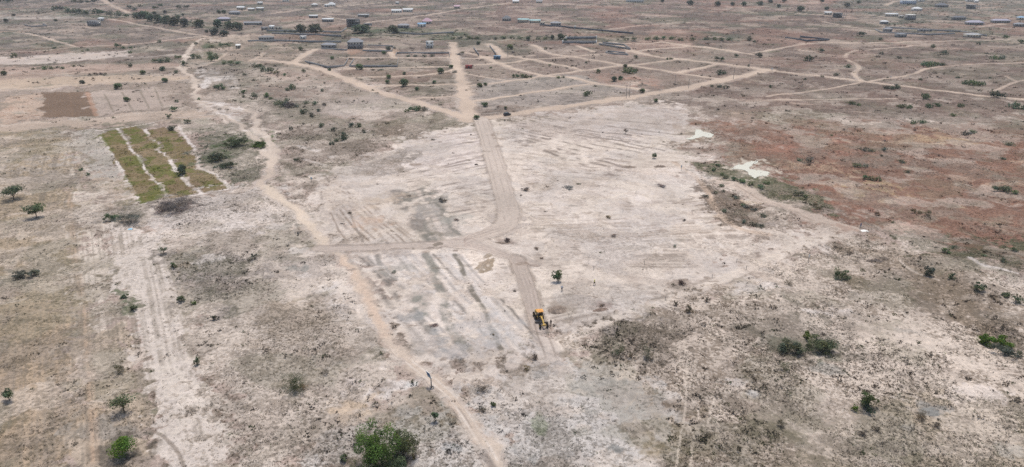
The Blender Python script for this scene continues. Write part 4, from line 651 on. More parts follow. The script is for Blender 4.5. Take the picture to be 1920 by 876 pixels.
shrub(708, 874, 76, 'big bright green bush at the bottom edge left of the track', (.085, .140, .032), 20, 9000, .13, 26, 1.05)
shrub(757, 856, 48, 'olive green bush joined to the right of the big bright green bush', (.085, .105, .045), 21, 4600, .12, 16, 1.1)
shrub(738, 884, 50, 'low green bush in front of the two joined bushes at the bottom', C_GRN, 22, 2600, .12, 14, .8)
shrub(645, 858, 15, 'small green bush left of the big bright green bush', C_GRN, 23, 500, .1, 6, .9)
shrub(669, 826, 20, 'thin grey green shrub just above the big bright green bush', C_GREY, 24, 400, .12, 10, .9, twig=True)
shrub(776, 862, 12, 'tuft of pale yellow grass right of the joined bushes', (.20, .19, .09), 25, 300, .12, 5, 1.2, twig=True)
shrub(553, 727, 42, 'spiky green bush on the dry ground left of the white patches', (.085, .105, .045), 26, 1800, .17, 16, .75, twig=True)
shrub(566, 728, 22, 'orange brown dry shrub at the foot of the spiky green bush', (.22, .14, .08), 27, 500, .13, 8, .5, twig=True)
shrub(608, 701, 17, 'small round brown bush right of the spiky green bush', (.10, .085, .07), 28, 500, .11, 7, .7, True)
shrub(225, 698, 26, 'round brown green twiggy bush on the pale strip', (.11, .105, .055), 29, 1300, .13, 9, .8, twig=True)
shrub(1848, 640, 32, 'vivid green bush near the right edge, left one of a pair', C_BRT, 30, 1700, .16, 11, .6)
shrub(1879, 645, 30, 'vivid green bush near the right edge, right one of a pair', C_BRT, 31, 1600, .16, 11, .6)
shrub(1886, 664, 44, 'dull dark bush just below the vivid green pair', (.12, .125, .095), 32, 1300, .16, 14, .35)
shrub(1478, 660, 44, 'grey green bush on the right slope, left of the olive one', (.125, .135, .088), 33, 2000, .17, 14, .55)
shrub(1538, 655, 46, 'wide olive green bush in the middle of the right slope', (.12, .132, .075), 34, 2200, .17, 16, .5)
shrub(1514, 634, 18, 'small yellow green bush above the wide olive bush', (.12, .15, .04), 35, 600, .14, 7, .8)
shrub(1470, 696, 24, 'thin yellow green shrub below the grey green bush', (.13, .14, .07), 36, 600, .14, 9, .7, twig=True)
shrub(1622, 760, 32, 'green leafy bush in the lower right area', (.085, .115, .045), 37, 1500, .15, 12, .9)
shrub(1604, 766, 12, 'little bright green bush left of the lower right leafy bush', C_BRT, 38, 300, .12, 5, .9)
shrub(1630, 770, 20, 'dark low bush in front of the lower right leafy bush', C_DRK, 39, 500, .12, 7, .6)
shrub(1728, 784, 26, 'olive brown bush beside the grey patch at lower right', C_BRNB, 40, 700, .13, 9, .5, twig=True)
shrub(1756, 800, 15, 'dark brown low bush below the olive brown bush', (.09, .075, .06), 41, 400, .12, 6, .5, twig=True)
shrub(1160, 664, 24, 'green shrub on the scrubby patch below the grader', (.10, .115, .06), 42, 700, .15, 9, .8, twig=True)
shrub(1212, 670, 30, 'pale green shrub right of the shrub below the grader', (.13, .135, .085), 43, 800, .15, 11, .8, twig=True)
shrub(1184, 672, 18, 'brown dry shrub between the two shrubs below the grader', C_BRNB, 44, 400, .14, 7, .6, True)
shrub(1577, 524, 28, 'dark green bush on the slope above the bare white patches', C_GRN, 45, 900, .17, 9, .6)
shrub(1740, 520, 22, 'grey green round bush below the green hollow', (.07, .09, .065), 46, 700, .17, 8, .7)
shrub(1783, 528, 13, 'small green bush right of the grey green round one', C_GRN, 47, 350, .15, 6, .8)
shrub(1830, 546, 24, 'dark green bush left of the white sand streak', C_GRN, 48, 800, .17, 9, .7)
shrub(1884, 556, 16, 'small dark bush below the white sand streak, left of its neighbour', C_GRN, 49, 400, .15, 7, .7)
shrub(1908, 568, 18, 'small dark bush below the white sand streak, at the right edge', C_GRN, 50, 400, .15, 7, .6)
shrub(332, 398, 62, 'big bare purple brown thorn bush under the crop strips', (.15, .125, .12), 51, 3400, .26, 16, .45, True)
shrub(246, 416, 44, 'grey leafless thorn bush left of the purple brown one', (.16, .15, .13), 52, 1800, .26, 12, .5, True)
shrub(212, 414, 28, 'low dark green bush at the left end of the thorn bushes', C_GRN, 53, 700, .2, 8, .5)
shrub(305, 400, 30, 'small dark thorn bush between the two large thorn bushes', (.12, .105, .10), 54, 900, .24, 8, .5, True)
shrub(338, 562, 14, 'upright green bush on the edge of the pale strip', C_GRN, 55, 400, .16, 6, 1.0)
shrub(326, 503, 11, 'little green bush high on the edge of the pale strip', C_GRN, 56, 300, .16, 5, .9)
shrub(363, 566, 9, 'tiny bright bush right of the upright green bush', C_BRT, 57, 150, .14, 5, .8)
shrub(370, 685, 11, 'narrow green bush low on the edge of the pale strip', C_GRN, 58, 300, .13, 6, 1.4)
shrub(402, 598, 16, 'dark low bush right of the pale strip', (.07, .08, .055), 59, 300, .14, 6, .5)
shrub(478, 486, 18, 'dark dry bush left of the road end', (.10, .10, .08), 60, 500, .18, 7, .6, twig=True)
shrub(36, 522, 24, 'grey green bush in the left field, left one of two', C_GREY, 61, 700, .2, 8, .5)
shrub(65, 517, 22, 'grey green bush in the left field, right one of two', C_GREY, 62, 700, .2, 8, .5)
shrub(233, 560, 14, 'dark green bush at the head of the narrow green strip', C_GRN, 63, 400, .16, 7, .6)
shrub(250, 582, 13, 'dark green bush at the foot of the narrow green strip', C_GRN, 64, 350, .16, 7, .6)
shrub(1292, 588, 15, 'upright dry brown grass clump on the white sand', (.14, .115, .08), 65, 500, .22, 6, 1.0, True)
shrub(1326, 566, 10, 'dark dry twig clump by the bank', (.10, .08, .06), 66, 260, .2, 5, .9, True)
shrub(1266, 576, 8, 'small dry twig clump left of the brown grass clump', (.15, .12, .09), 67, 200, .18, 5, .9, True)
shrub(1480, 536, 16, 'dry brown shrub on the slope right of the bank', C_BRNB, 68, 400, .16, 7, .6, True)
shrub(1463, 800, 14, 'dark upright dry shrub on the lower right sand', (.10, .09, .065), 69, 400, .14, 6, 1.1, True)
shrub(1618, 812, 16, 'dark dry shrub below the lower right leafy bush', (.085, .075, .06), 70, 400, .13, 6, .6, True)
shrub(1642, 802, 14, 'brown dry shrub right of the dark dry shrub', (.11, .09, .07), 71, 350, .13, 6, .6, True)
shrub(925, 757, 12, 'small olive bush right of the near track', (.10, .12, .06), 72, 250, .13, 6, .6)
shrub(904, 730, 26, 'brown twiggy scrub right of the near track', (.12, .10, .085), 73, 700, .14, 10, .4, True)
shrub(905, 768, 24, 'grey twiggy scrub beside the small olive bush', (.13, .12, .10), 74, 600, .14, 10, .4, True)
shrub(988, 690, 12, 'yellow brown dry shrub on the bank left of the scraped end', (.19, .15, .07), 75, 300, .15, 6, .7, True)
shrub(1004, 672, 14, 'dark brown dry shrub at the scraped end of the road', (.10, .08, .06), 76, 350, .15, 6, .7, True)
shrub(962, 880, 26, 'dark green low scrub at the bottom edge right of the track', (.09, .10, .06), 77, 700, .12, 9, .4, twig=True)
shrub(403, 300, 40, 'grey green spreading scrub between the track and crop strips', (.085, .10, .06), 78, 1400, .3, 18, .3)
shrub(442, 276, 38, 'green spreading scrub left of the bend in the track', (.08, .10, .05), 79, 1400, .3, 18, .3)
shrub(487, 276, 30, 'bright green mounded bush inside the bend of the track', (.075, .115, .035), 80, 1500, .24, 10, .35)
shrub(424, 316, 34, 'dull scrub below the spreading scrub near the track', (.10, .105, .075), 81, 900, .28, 14, .25)
shrub(351, 232, 14, 'grey shrub right of the small dark round tree', C_GREY, 82, 300, .25, 6, .5)
shrub(317, 224, 12, 'dark shrub above the small dark round tree', C_GRN, 83, 300, .25, 6, .5)
shrub(152, 318, 9, 'tiny green bush on the grey field, left one', C_GRN, 84, 150, .2, 5, .6)
shrub(166, 332, 9, 'tiny green bush on the grey field, right one', C_GRN, 85, 150, .2, 5, .6)

# ---- dry weeds too many to count, by the kind of ground they grow on
def weeds(name, label, npts, ylo, yhi, dens, smin, smax, seed, attr, colmul, kk=6, hmul=.6):
    g = np.random.default_rng(seed); n = npts * 6; y = ylo + (yhi - ylo) * g.uniform(0, 1, n) ** 1.0; x = (g.uniform(-1, 1, n)) * .95 * (y + 40)
    keep = abs(x) < .80 * np.sqrt(y * y + H * H); x, y = x[keep], y[keep]
    r = np.clip(np.searchsorted(Yr, y), 1, NR - 1); wv = np.interp(y, Yr, Wr) * .84; c = np.clip(np.searchsorted(uc, x / wv), 1, NC - 1); id_ = r * NC + c
    cl = np.clip((fbm(x, y, 11, 3, seed) - .42) * 4, .08, 1.3); pr = attr[id_] * cl * dens * np.clip(200 / y, .2, 1.4) ** .5
    k = g.uniform(0, 1, len(x)) < pr; x, y, id_ = x[k][:npts], y[k][:npts], id_[k][:npts]; m = len(x)
    s = g.uniform(smin, smax, m) * g.uniform(.6, 1.3, m) * np.clip((y / 260), 1, 2.2); P = np.stack([x, y, Z[id_]], 1)
    d = g.normal(size=(m, kk, 3)) * .5; d[..., 2] = abs(d[..., 2]) * hmul; ctr = P[:, None, :] + d * s[:, None, None] * .9
    a = g.normal(size=(m, kk, 3)); a[..., 2] = abs(a[..., 2]) * .6; a /= np.linalg.norm(a, axis=2)[..., None]; b_ = g.normal(size=(m, kk, 3)); b_ = np.cross(a, b_); b_ /= np.linalg.norm(b_, axis=2)[..., None]
    q = s[:, None, None] * .42
    V = np.stack([ctr - a * q * .5 - b_ * q * .5, ctr - a * q * .5 + b_ * q * .5, ctr + a * q], 2).reshape(-1, 3); Fq = np.arange(len(V)).reshape(-1, 3)
    me = mesh_np(name, V, Fq, [LEAF]); t = COV[id_] * colmul * g.uniform(.65, 1.15, (m, 1)); grn = g.uniform(0, 1, m) < .12; t[grn] = t[grn] * np.array([.72, .95, .6])
    T = np.ones((len(V), 4), np.float32); T[:, :3] = np.repeat(t, kk * 3, 0); at = me.attributes.new('tint', 'FLOAT_COLOR', 'POINT'); at.data.foreach_set('color', T.ravel())
    o = link(name, me); o.color = (1, 1, 1, 1); tag(o, label, 'weeds', kind='stuff'); return m
EDG = np.clip(SCR * 1.1, 0, 1) * (1 - np.clip(FLAT, 0, 1) * .95)
weeds('dry_grass', 'dry brown grass tufts spread thickly over the near ground', 90000, 92, 340, 1.0, .10, .36, 5, EDG, .84)
weeds('low_scrub', 'knee high dark scrub dotted over the open plain', 34000, 100, 1250, .42, .35, .95, 6, EDG, .64, 9, .5)
cropm = MASK['crop_field'] * 1.0
weeds('crop_rows', 'ankle high green crop covering the three field strips', 9000, 240, 420, 1.0, .3, .6, 9, cropm, .9, 6, .5)
# ------------------------------------------------------------------ buildings
def box(x0, x1, y0, y1, z0, z1):
    V = np.array([(x0, y0, z0), (x1, y0, z0), (x1, y1, z0), (x0, y1, z0), (x0, y0, z1), (x1, y0, z1), (x1, y1, z1), (x0, y1, z1)], float)
    return V, np.array([(0, 3, 2, 1), (4, 5, 6, 7), (0, 1, 5, 4), (1, 2, 6, 5), (2, 3, 7, 6), (3, 0, 4, 7)])
def bevel_box(x0, x1, y0, y1, z0, z1, b):
    V = []
    for z, i in ((z0, b), (z0 + b, 0), (z1 - b, 0), (z1, b)):
        V += [(x0 + i, y0 + i, z), (x1 - i, y0 + i, z), (x1 - i, y1 - i, z), (x0 + i, y1 - i, z)]
    Fq = [(0, 3, 2, 1), (12, 13, 14, 15)]
    for r in range(3):
        for k in range(4): Fq.append((r * 4 + k, r * 4 + (k + 1) % 4, r * 4 + 4 + (k + 1) % 4, r * 4 + 4 + k))
    return np.array(V, float), np.array(Fq)
def part(name, L, m, parent=None, loc=(0, 0, 0), smooth=False):
    v, f = join(L) if isinstance(L, list) else L
    return link(name, mesh_np(name, v, f, [m], smooth), parent, loc)
CONC = mat('concrete_block', (.25, .245, .245), .9, var=.15, scale=.6); CONCD = mat('weathered_block', (.19, .185, .185), .9, var=.2, scale=.5)
WHT = mat('white_render', (.62, .61, .58), .8, var=.05); WROOF = mat('bright_metal_roof', (.50, .51, .52), .65, var=.05); HOLE = mat('dark_opening', (.03, .03, .035), .5, spec=.4)
GROOF = mat('grey_roof_sheet', (.21, .215, .235), .6, var=.12); PROOF = mat('pink_roof_sheet', (.42, .28, .33), .6); BROOF = mat('blue_roof_sheet', (.20, .33, .47), .5); TROOF = mat('green_roof_sheet', (.30, .45, .45), .5); DROOF = mat('dark_roof_sheet', (.10, .105, .12), .6)
CREAM = mat('cream_render', (.48, .43, .36), .85); BWALL = mat('pale_blue_render', (.42, .47, .55), .8); LILA = mat('lilac_grey_roof', (.30, .285, .34), .6)
def gable_roof(w_, d, z, r, o, hip=True):
    a = w_ / 2 + o; b_ = d / 2 + o; e = (min(a, b_) if hip else 0); t = .18
    if a >= b_: R1, R2 = (-a + e, 0, z + r), (a - e, 0, z + r)
    else: R1, R2 = (0, -b_ + e, z + r), (0, b_ - e, z + r)
    V = [(-a, -b_, z), (a, -b_, z), (a, b_, z), (-a, b_, z), R1, R2, (-a, -b_, z - t), (a, -b_, z - t), (a, b_, z - t), (-a, b_, z - t)]
    if a >= b_: Fq = [(0, 1, 5, 4), (2, 3, 4, 5), (1, 2, 5, 5), (3, 0, 4, 4)]
    else: Fq = [(1, 2, 5, 4), (3, 0, 4, 5), (0, 1, 4, 4), (2, 3, 5, 5)]
    Fq += [(6, 7, 1, 0), (7, 8, 2, 1), (8, 9, 3, 2), (9, 6, 0, 3), (9, 8, 7, 6)]
    me = bpy.data.meshes.new('roof'); me.from_pydata(V, [], [tuple(dict.fromkeys(f)) for f in Fq]); return me
def house(x, y, wpx, label, wall=CONC, roof=None, storeys=1, kind='hip', rot=0, dr=.7, cat='house', name='house', rise=None, porch=False, openings=True):
    w_ = .92 * wpx / S(y); d = w_ * dr; hh = 2.9 if cat != 'kiosk' else 2.4; h = hh * storeys; t = thing(name, label, cat, gp(x, y), R(rot))
    nb = max(2, min(7, int(w_ / 2.6))) if openings else 0
    if kind == 'frame':                     # bare concrete frame: slabs and columns
        for s in range(storeys + 1):
            z = s * hh; ww = w_ if s < storeys else w_ * .7; part('slab', [box(-w_ / 2, -w_ / 2 + ww, -d / 2, d / 2, z - .12, z + .12)], wall, t)
        for s in range(storeys):
            for i in range(nb + 1):
                for j in range(3): cx = -w_ / 2 + .2 + (w_ - .4) * i / nb; cy = -d / 2 + .2 + (d - .4) * j / 2; part('column', [box(cx - .16, cx + .16, cy - .16, cy + .16, s * hh + .12, (s + 1) * hh - .12)], wall, t)
        part('wall', [box(-w_ / 2 + .6, w_ / 2 - .6, d / 2 - .6, d / 2 - .4, .13, h - .13), box(-.1 * w_, -.1 * w_ + .2, -d / 2 + .6, d / 2 - .62, .13, h - .14)], wall, t); return t
    part('wall', [box(-w_ / 2, w_ / 2, -d / 2, d / 2, -.4, h)], wall, t)
    for s in range(storeys):
        if s: part('ledge', [box(-w_ / 2 - .12, w_ / 2 + .12, -d / 2 - .12, d / 2 + .12, s * hh - .1, s * hh + .12)], wall, t)
        for i in range(nb):
            cx = -w_ / 2 + w_ * (i + .5) / nb; door = (s == 0 and i == nb // 2); ow = min(.55, w_ / nb * .32) * (1.3 if kind == 'raw' else 1)
            o = part('door' if door else 'window', [box(cx - ow, cx + ow, -d / 2 - .03, -d / 2 + .05, s * hh + (.05 if door else .95), s * hh + (2.15 if not (kind == 'raw') else 2.4))], HOLE, t)
            if storeys * nb < 9 and not door and kind != 'raw': part('frame', [box(cx - ow - .1, cx + ow + .1, -d / 2 - .06, -d / 2 - .031, s * hh + 2.151, s * hh + 2.27)], WHT, o)
        for j in range(2): cy = -d / 4 + j * d / 2; part('window', [box(w_ / 2 - .05, w_ / 2 + .03, cy - .55, cy + .55, s * hh + .95, s * hh + 2.15)], HOLE, t)
    roof = roof or GROOF
    if kind in ('hip', 'gable'):
        me = gable_roof(w_, d, h + .12, rise or min(w_, d) * .26, .6, kind == 'hip'); me.materials.append(roof); link('roof', me, t)
    elif kind == 'shed': part('roof', [(np.array([(-w_ / 2 - .5, -d / 2 - .5, h + .1), (w_ / 2 + .5, -d / 2 - .5, h + .1), (w_ / 2 + .5, d / 2 + .5, h + 1.1), (-w_ / 2 - .5, d / 2 + .5, h + 1.1), (-w_ / 2 - .5, -d / 2 - .5, h + .2), (w_ / 2 + .5, -d / 2 - .5, h + .2), (w_ / 2 + .5, d / 2 + .5, h + 1.2), (-w_ / 2 - .5, d / 2 + .5, h + 1.2)], float), box(0, 1, 0, 1, 0, 1)[1])], roof, t)
    elif kind == 'flat': part('roof', [box(-w_ / 2 - .4, w_ / 2 + .4, -d / 2 - .4, d / 2 + .4, h + .002, h + .22)], roof, t)
    elif kind == 'raw':                     # open unfinished shell, parapet of blocks, no roof
        p = .3; part('parapet', [box(-w_ / 2, w_ / 2, -d / 2, -d / 2 + .2, h + .002, h + p), box(-w_ / 2, w_ / 2, d / 2 - .2, d / 2, h + .002, h + p), box(-w_ / 2, -w_ / 2 + .2, -d / 2 + .202, d / 2 - .202, h + .002, h + p), box(w_ / 2 - .2, w_ / 2, -d / 2 + .202, d / 2 - .202, h + .002, h + p)], CONCD, t)
    if porch:
        part('veranda_roof', [box(-w_ / 2 - .3, w_ / 2 + .3, -d / 2 - 1.9, -d / 2 - .45, h - .35, h - .2)], roof, t)
        for i in range(nb + 1): cx = -w_ / 2 + w_ * i / nb; part('column', [box(cx - .13, cx + .13, -d / 2 - 1.8, -d / 2 - 1.55, -.3, h - .352)], WHT, t)
    return t
hs = house
hs(177, 48, 20, 'two storey bare grey block shell on the pale fields at far left', CONC, storeys=2, kind='raw', rot=-6, name='unfinished_building', cat='building')
hs(190, 39, 10, 'small white roofed house just behind the grey block shell', WHT, WROOF, rot=10)
hs(420, 39, 24, 'long grey house with white pillars beyond the treeline', CONC, LILA, porch=True, rot=-4, dr=.45)
hs(453, 18, 16, 'larger white roofed shed at upper left of the three in a line', CREAM, WROOF, kind='gable', rot=-14, dr=.5, name='shed', cat='shed')
hs(472, 20, 12, 'middle white roofed shed of the three in a line', CREAM, WROOF, kind='gable', rot=-6, dr=.5, name='shed', cat='shed')
hs(488, 19, 14, 'right hand low white roofed shed of the three in a line', CREAM, WROOF, kind='shed', rot=4, dr=.35, name='shed', cat='shed')
hs(440, 27, 20, 'low grey house between the small dark trees and white sheds', CONC, GROOF, dr=.5)
hs(475, 47, 34, 'long low grey building with one pale end behind the green clump', CONC, GROOF, kind='gable', dr=.2, rot=5, rise=1.2)
hs(510, 54, 9, 'tiny white roofed hut on the bare slope above the lane', WHT, WROOF, kind='shed')
hs(497, 56, 12, 'small grey hut beside the tiny white roofed hut', CONC, GROOF, kind='flat')
hs(523, 54, 13, 'pale block shell right of the tiny white roofed hut', CREAM, kind='raw', name='unfinished_building', cat='building')
hs(500, 76, 27, 'single storey grey block house at the bare clearing', CONC, CONCD, kind='hip', dr=.5, rot=-4, rise=1.4)
hs(569, 74, 11, 'little white flat roofed building among the low block walls', WHT, WROOF, kind='flat', dr=.8)
hs(447, 90, 8, 'tiny open kiosk with pale roof on the dirt near the winding track', CREAM, WHT, kind='shed', name='kiosk', cat='kiosk')
hs(617, 89, 27, 'wide grey roofed single storey house left of the two storey shell', CONC, GROOF, kind='hip', dr=.5, rot=-5)
hs(667, 91, 29, 'two storey grey house with dark open bays and grey roof', CONC, GROOF, storeys=2, kind='hip', dr=.55, rot=3, rise=3)
hs(806, 90, 14, 'small white two storey house with bright flat roof', WHT, WROOF, storeys=2, kind='flat', dr=.6)
hs(663, 51, 26, 'big unfinished concrete frame building behind the spreading tree', CONCD, storeys=3, kind='frame', rot=8, name='unfinished_building', cat='building', dr=.5)
hs(690, 48, 16, 'lower concrete frame joined right of the big frame building', CONC, storeys=1, kind='frame', rot=8, name='unfinished_building', cat='building')
hs(682, 31, 21, 'white roofed building with open bays beyond the concrete frame', CONC, WROOF, kind='flat', dr=.4, porch=True)
hs(615, 41, 22, 'wide low white roofed shed left of the concrete frame', CONC, WROOF, kind='shed', dr=.35, name='shed', cat='shed')
hs(588, 34, 17, 'low white roofed shed with dark front beyond the dome trees', CONCD, WROOF, kind='shed', dr=.3, name='shed', cat='shed')
hs(622, 12, 14, 'white hipped house with lower wing at the top of the slope', WHT, WROOF, rise=3.4)
hs(613, 13, 8, 'low wing building left of the white hipped house', WHT, WROOF, kind='shed', dr=.5)
hs(590, 12, 11, 'small pale roofed house left of the white hipped house', CREAM, WROOF)
hs(536, 3, 11, 'white roofed house cut by the top edge left of centre', WHT, WROOF)
hs(488, 9, 9, 'tiny pale hut near the top edge above the white sheds', CREAM, WROOF, kind='shed')
hs(745, 8, 6, 'tiny white hut alone on the slope near the top centre', WHT, WROOF)
hs(744, 24, 19, 'long white roofed shed, left one of the touching pair', WHT, WROOF, kind='gable', dr=.45, rot=3, name='shed', cat='shed')
hs(765, 22, 19, 'long white roofed shed, right one of the touching pair', WHT, WROOF, kind='gable', dr=.45, rot=3, name='shed', cat='shed')
hs(801, 45, 18, 'house with pink hipped roof on the slope', CREAM, PROOF, rise=3.6, rot=-8)
hs(791, 50, 16, 'low pale blue roofed house in front of the pink roofed one', WHT, BROOF, kind='shed', dr=.5)
hs(757, 53, 22, 'grey roofed house right of the round dark tree', CONC, GROOF, dr=.5)
hs(857, 16, 11, 'small house with pinkish roof beside the far lane', CREAM, PROOF, kind='gable')
hs(950, 39, 17, 'dark grey hipped house left of the green roofed sheds', CONC, DROOF, rise=3.4)
hs(981, 42, 22, 'green roofed long shed, left one of two', CREAM, TROOF, kind='shed', dr=.3, rot=-10, name='shed', cat='shed')
hs(1003, 44, 22, 'green roofed long shed, right one of two', CREAM, TROOF, kind='shed', dr=.3, rot=-4, name='shed', cat='shed')
hs(1017, 46, 9, 'small pale hut at the right end of the green sheds', CREAM, CREAM, kind='flat')
hs(1042, 47, 20, 'grey roofed house right of the green roofed sheds', CONC, GROOF, dr=.5)
hs(1078, 54, 4, 'tiny white hut alone on the plain below the grey roofed house', WHT, WHT, kind='flat', dr=1)
hs(967, 6, 12, 'low white roofed house near the top edge at centre', CREAM, WROOF, kind='gable')
hs(1011, 6, 12, 'low grey roofed house near the top edge right of centre', CREAM, GROOF, kind='gable')
hs(1190, 4, 34, 'large bright white roofed building at the top edge', WHT, WROOF, storeys=2, kind='flat', dr=.4, name='building', cat='building')
hs(1552, 28, 14, 'white roofed shed left of the dark unfinished shell', CREAM, WROOF, kind='shed', dr=.4, name='shed', cat='shed')
hs(1573, 33, 21, 'dark two storey unfinished shell on the right hand plain', CONCD, storeys=2, kind='frame', rot=5, name='unfinished_building', cat='building')
hs(1671, 31, 24, 'long thin white roofed shed on the green ground at right', CREAM, WROOF, kind='shed', dr=.25, rot=-4, name='shed', cat='shed')
hs(1689, 34, 8, 'tiny white roofed hut between the long shed and pale block', CREAM, WROOF, kind='flat')
hs(1706, 37, 17, 'pale grey two storey block right of the long thin shed', CONC, WHT, storeys=2, kind='flat', dr=.7)
hs(1718, 20, 16, 'bright white roofed house beyond the pale grey block', WHT, WROOF)
hs(1702, 8, 28, 'large pale blue two storey house at the top right', BWALL, WHT, storeys=2, kind='flat', dr=.4)
hs(1727, 3, 10, 'white hipped house right of the large pale blue house', WHT, WROOF)
hs(1818, 3, 14, 'white roofed house at the far top right, larger of two', WHT, WROOF)
hs(1830, 5, 7, 'white roofed hut at the far top right, smaller of two', WHT, WROOF)
hs(1765, 13, 20, 'dark grey roofed house between the pale blue and grey houses', CONCD, DROOF)
hs(1823, 17, 20, 'unfinished pale grey frame house at the upper right', CONC, storeys=2, kind='frame', name='unfinished_building', cat='building')
hs(1797, 37, 24, 'dark roofed long house on the green ground at far right', CONCD, DROOF, dr=.4)
hs(1826, 46, 30, 'lilac grey roofed house with a row of pillars at right', CONC, LILA, dr=.45, porch=True)
hs(1875, 42, 34, 'long grey roofed house with dark openings near the right edge', CONC, LILA, dr=.3, porch=True)
hs(1914, 37, 13, 'blue roofed house at the right edge', CREAM, BROOF)
hs(1910, 49, 18, 'grey roofed house below the blue roofed one', CONC, GROOF, dr=.5)
hs(1657, 45, 14, 'small grey hut with white roof below the long thin shed', CONC, WROOF, dr=.6)
hs(1664, 59, 14, 'blue grey roofed house above the long dark walls', CONC, GROOF)
hs(1733, 59, 24, 'roofless grey shell above the long dark walls', CONC, storeys=1, kind='raw', name='unfinished_building', cat='building', dr=.5)
hs(1688, 70, 18, 'grey house with flat roof inside the dark walled plots', CONC, GROOF, kind='flat')
hs(1822, 70, 28, 'very low wide white roof standing on the right hand plain', CREAM, WROOF, kind='flat', dr=.5)
# red kiosk and blue roofed container by the straight road
RED_P = mat('red_paint', (.28, .05, .045), .5, spec=.4); BLU_P = mat('blue_paint', (.12, .20, .30), .5)
def container(x, y, wpx, label, m, mr, name):
    w_ = wpx / S(y); t = thing(name, label, 'kiosk', gp(x, y), R(2)); d = 2.4
    part('body', [box(-w_ / 2, w_ / 2, -d / 2, d / 2, .15, 2.5)], m, t); L = []
    k = int(w_ / .45)
    for i in range(k + 1): cx = -w_ / 2 + .1 + (w_ - .2) * i / k; L.append(box(cx - .06, cx + .06, -d / 2 - .05, -d / 2 - .003, .2, 2.45))
    part('rib', L, m, t); part('roof', [box(-w_ / 2 - .15, w_ / 2 + .15, -d / 2 - .25, d / 2 + .15, 2.503, 2.62)], mr, t)
    part('door', [box(-.45, .45, -d / 2 - .08, -d / 2 - .052, .2, 2.1)], HOLE, t); part('skid', [box(-w_ / 2 + .2, w_ / 2 - .2, -d / 2 + .2, d / 2 - .2, -.15, .147)], CONC, t)
container(879, 128, 13, 'dark red container kiosk right of the straight road', RED_P, RED_P, 'container_kiosk')
container(932, 110, 13, 'grey container hut with light blue roof in the plot grid', BLU_P, BROOF, 'container_hut')
# ---- block walls round plots: each enclosure is one wall
def walls(runs, label, h=1.3, m=CONC, group=None, posts=False):
    x0, y0 = G(*runs[0][0]); L = []; PL = []
    for r in runs:
        P = [np.array(G(*p)) - (x0, y0) for p in r]
        for a, b_ in zip(P[:-1], P[1:]):
            dv = b_ - a; ln = float(np.hypot(*dv)); n_ = np.array([-dv[1], dv[0]]) / ln * .12; e = dv / ln * .12; V = []
            for z in (-.4, h): V += [(*(a - n_ - e), z), (*(b_ - n_ + e), z), (*(b_ + n_ + e), z), (*(a + n_ - e), z)]
            L.append((np.array(V), box(0, 1, 0, 1, 0, 1)[1]))
            for k in range(int(ln / 6) + 1):
                q = a + dv * min(1, k * 6 / ln); PL.append(box(q[0] - .2, q[0] + .2, q[1] - .2, q[1] + .2, -.4, h + .12))
    t = thing('block_wall', label, 'wall', gp(*runs[0][0]), 0, group); part('wall', L, m, t)
    if posts:
        for q in [np.array(G(*p)) - (x0, y0) for p in runs[0][:4]]: part('pillar', [box(q[0] - .5, q[0] + .5, q[1] - .5, q[1] + .5, -.4, h + .5)], WHT, t)
walls([[(1055, 82), (1118, 82), (1118, 73), (1062, 74), (1055, 82)]], 'long grey walled enclosure with pale corner pillars behind the grid', 2.6, CONC, posts=True)
walls([[(572, 117), (616, 128), (646, 125), (653, 112)]], 'dark wall round the weedy plot at the left of the grid')
walls([[(664, 112), (655, 125), (745, 125), (747, 110)]], 'dark wall round the second weedy plot of the grid')
walls([[(742, 106), (744, 101), (842, 101), (843, 108)]], 'dark wall round the plot above the straight road end')
walls([[(603, 92), (650, 95), (655, 88)], [(680, 96), (735, 97), (738, 88), (690, 86)]], 'grey walls in front of the two storey house')
walls([[(465, 79), (520, 78), (600, 80), (640, 80)], [(510, 64), (600, 67), (640, 69)]], 'long low grey walls round the single storey houses', 1.8, CONC)
walls([[(888, 92), (898, 105)], [(918, 88), (930, 104)]], 'pair of thin dark walls left of the blue roofed hut', 1.6)
walls([[(1123, 84), (1182, 94), (1170, 86), (1130, 82)]], 'low grey wall round the green plot at the grid top', 1.4, CONC)
walls([[(1135, 100), (1178, 104), (1172, 100), (1140, 97), (1135, 100)]], 'low grey wall foundation in the middle of the grid', 1.2, CONC)
walls([[(1012, 48), (1060, 52), (1120, 58), (1187, 64)]], 'long thin dark boundary wall crossing the empty plain', 1.8, DROOF)
walls([[(1472, 72), (1512, 78), (1555, 76), (1500, 70)]], 'dark walled plot left of the right hand village', 1.5, DROOF)
walls([[(1640, 56), (1652, 62), (1740, 66), (1790, 64)], [(1660, 52), (1720, 56), (1800, 60), (1850, 68)]], 'long dark walls below the roofless shell at right', 1.8)
walls([[(500, 59), (560, 60), (640, 62), (650, 54)]], 'grey wall running between the dome trees and the concrete frame', 2.2, CONC)
walls([[(45, 48), (60, 51), (88, 49), (80, 46)]], 'low grey walls of an empty plot at far left', 1.4)
walls([[(735, 62), (790, 66), (850, 62)]], 'grey wall along the green belt right of the round dark tree', 1.6)
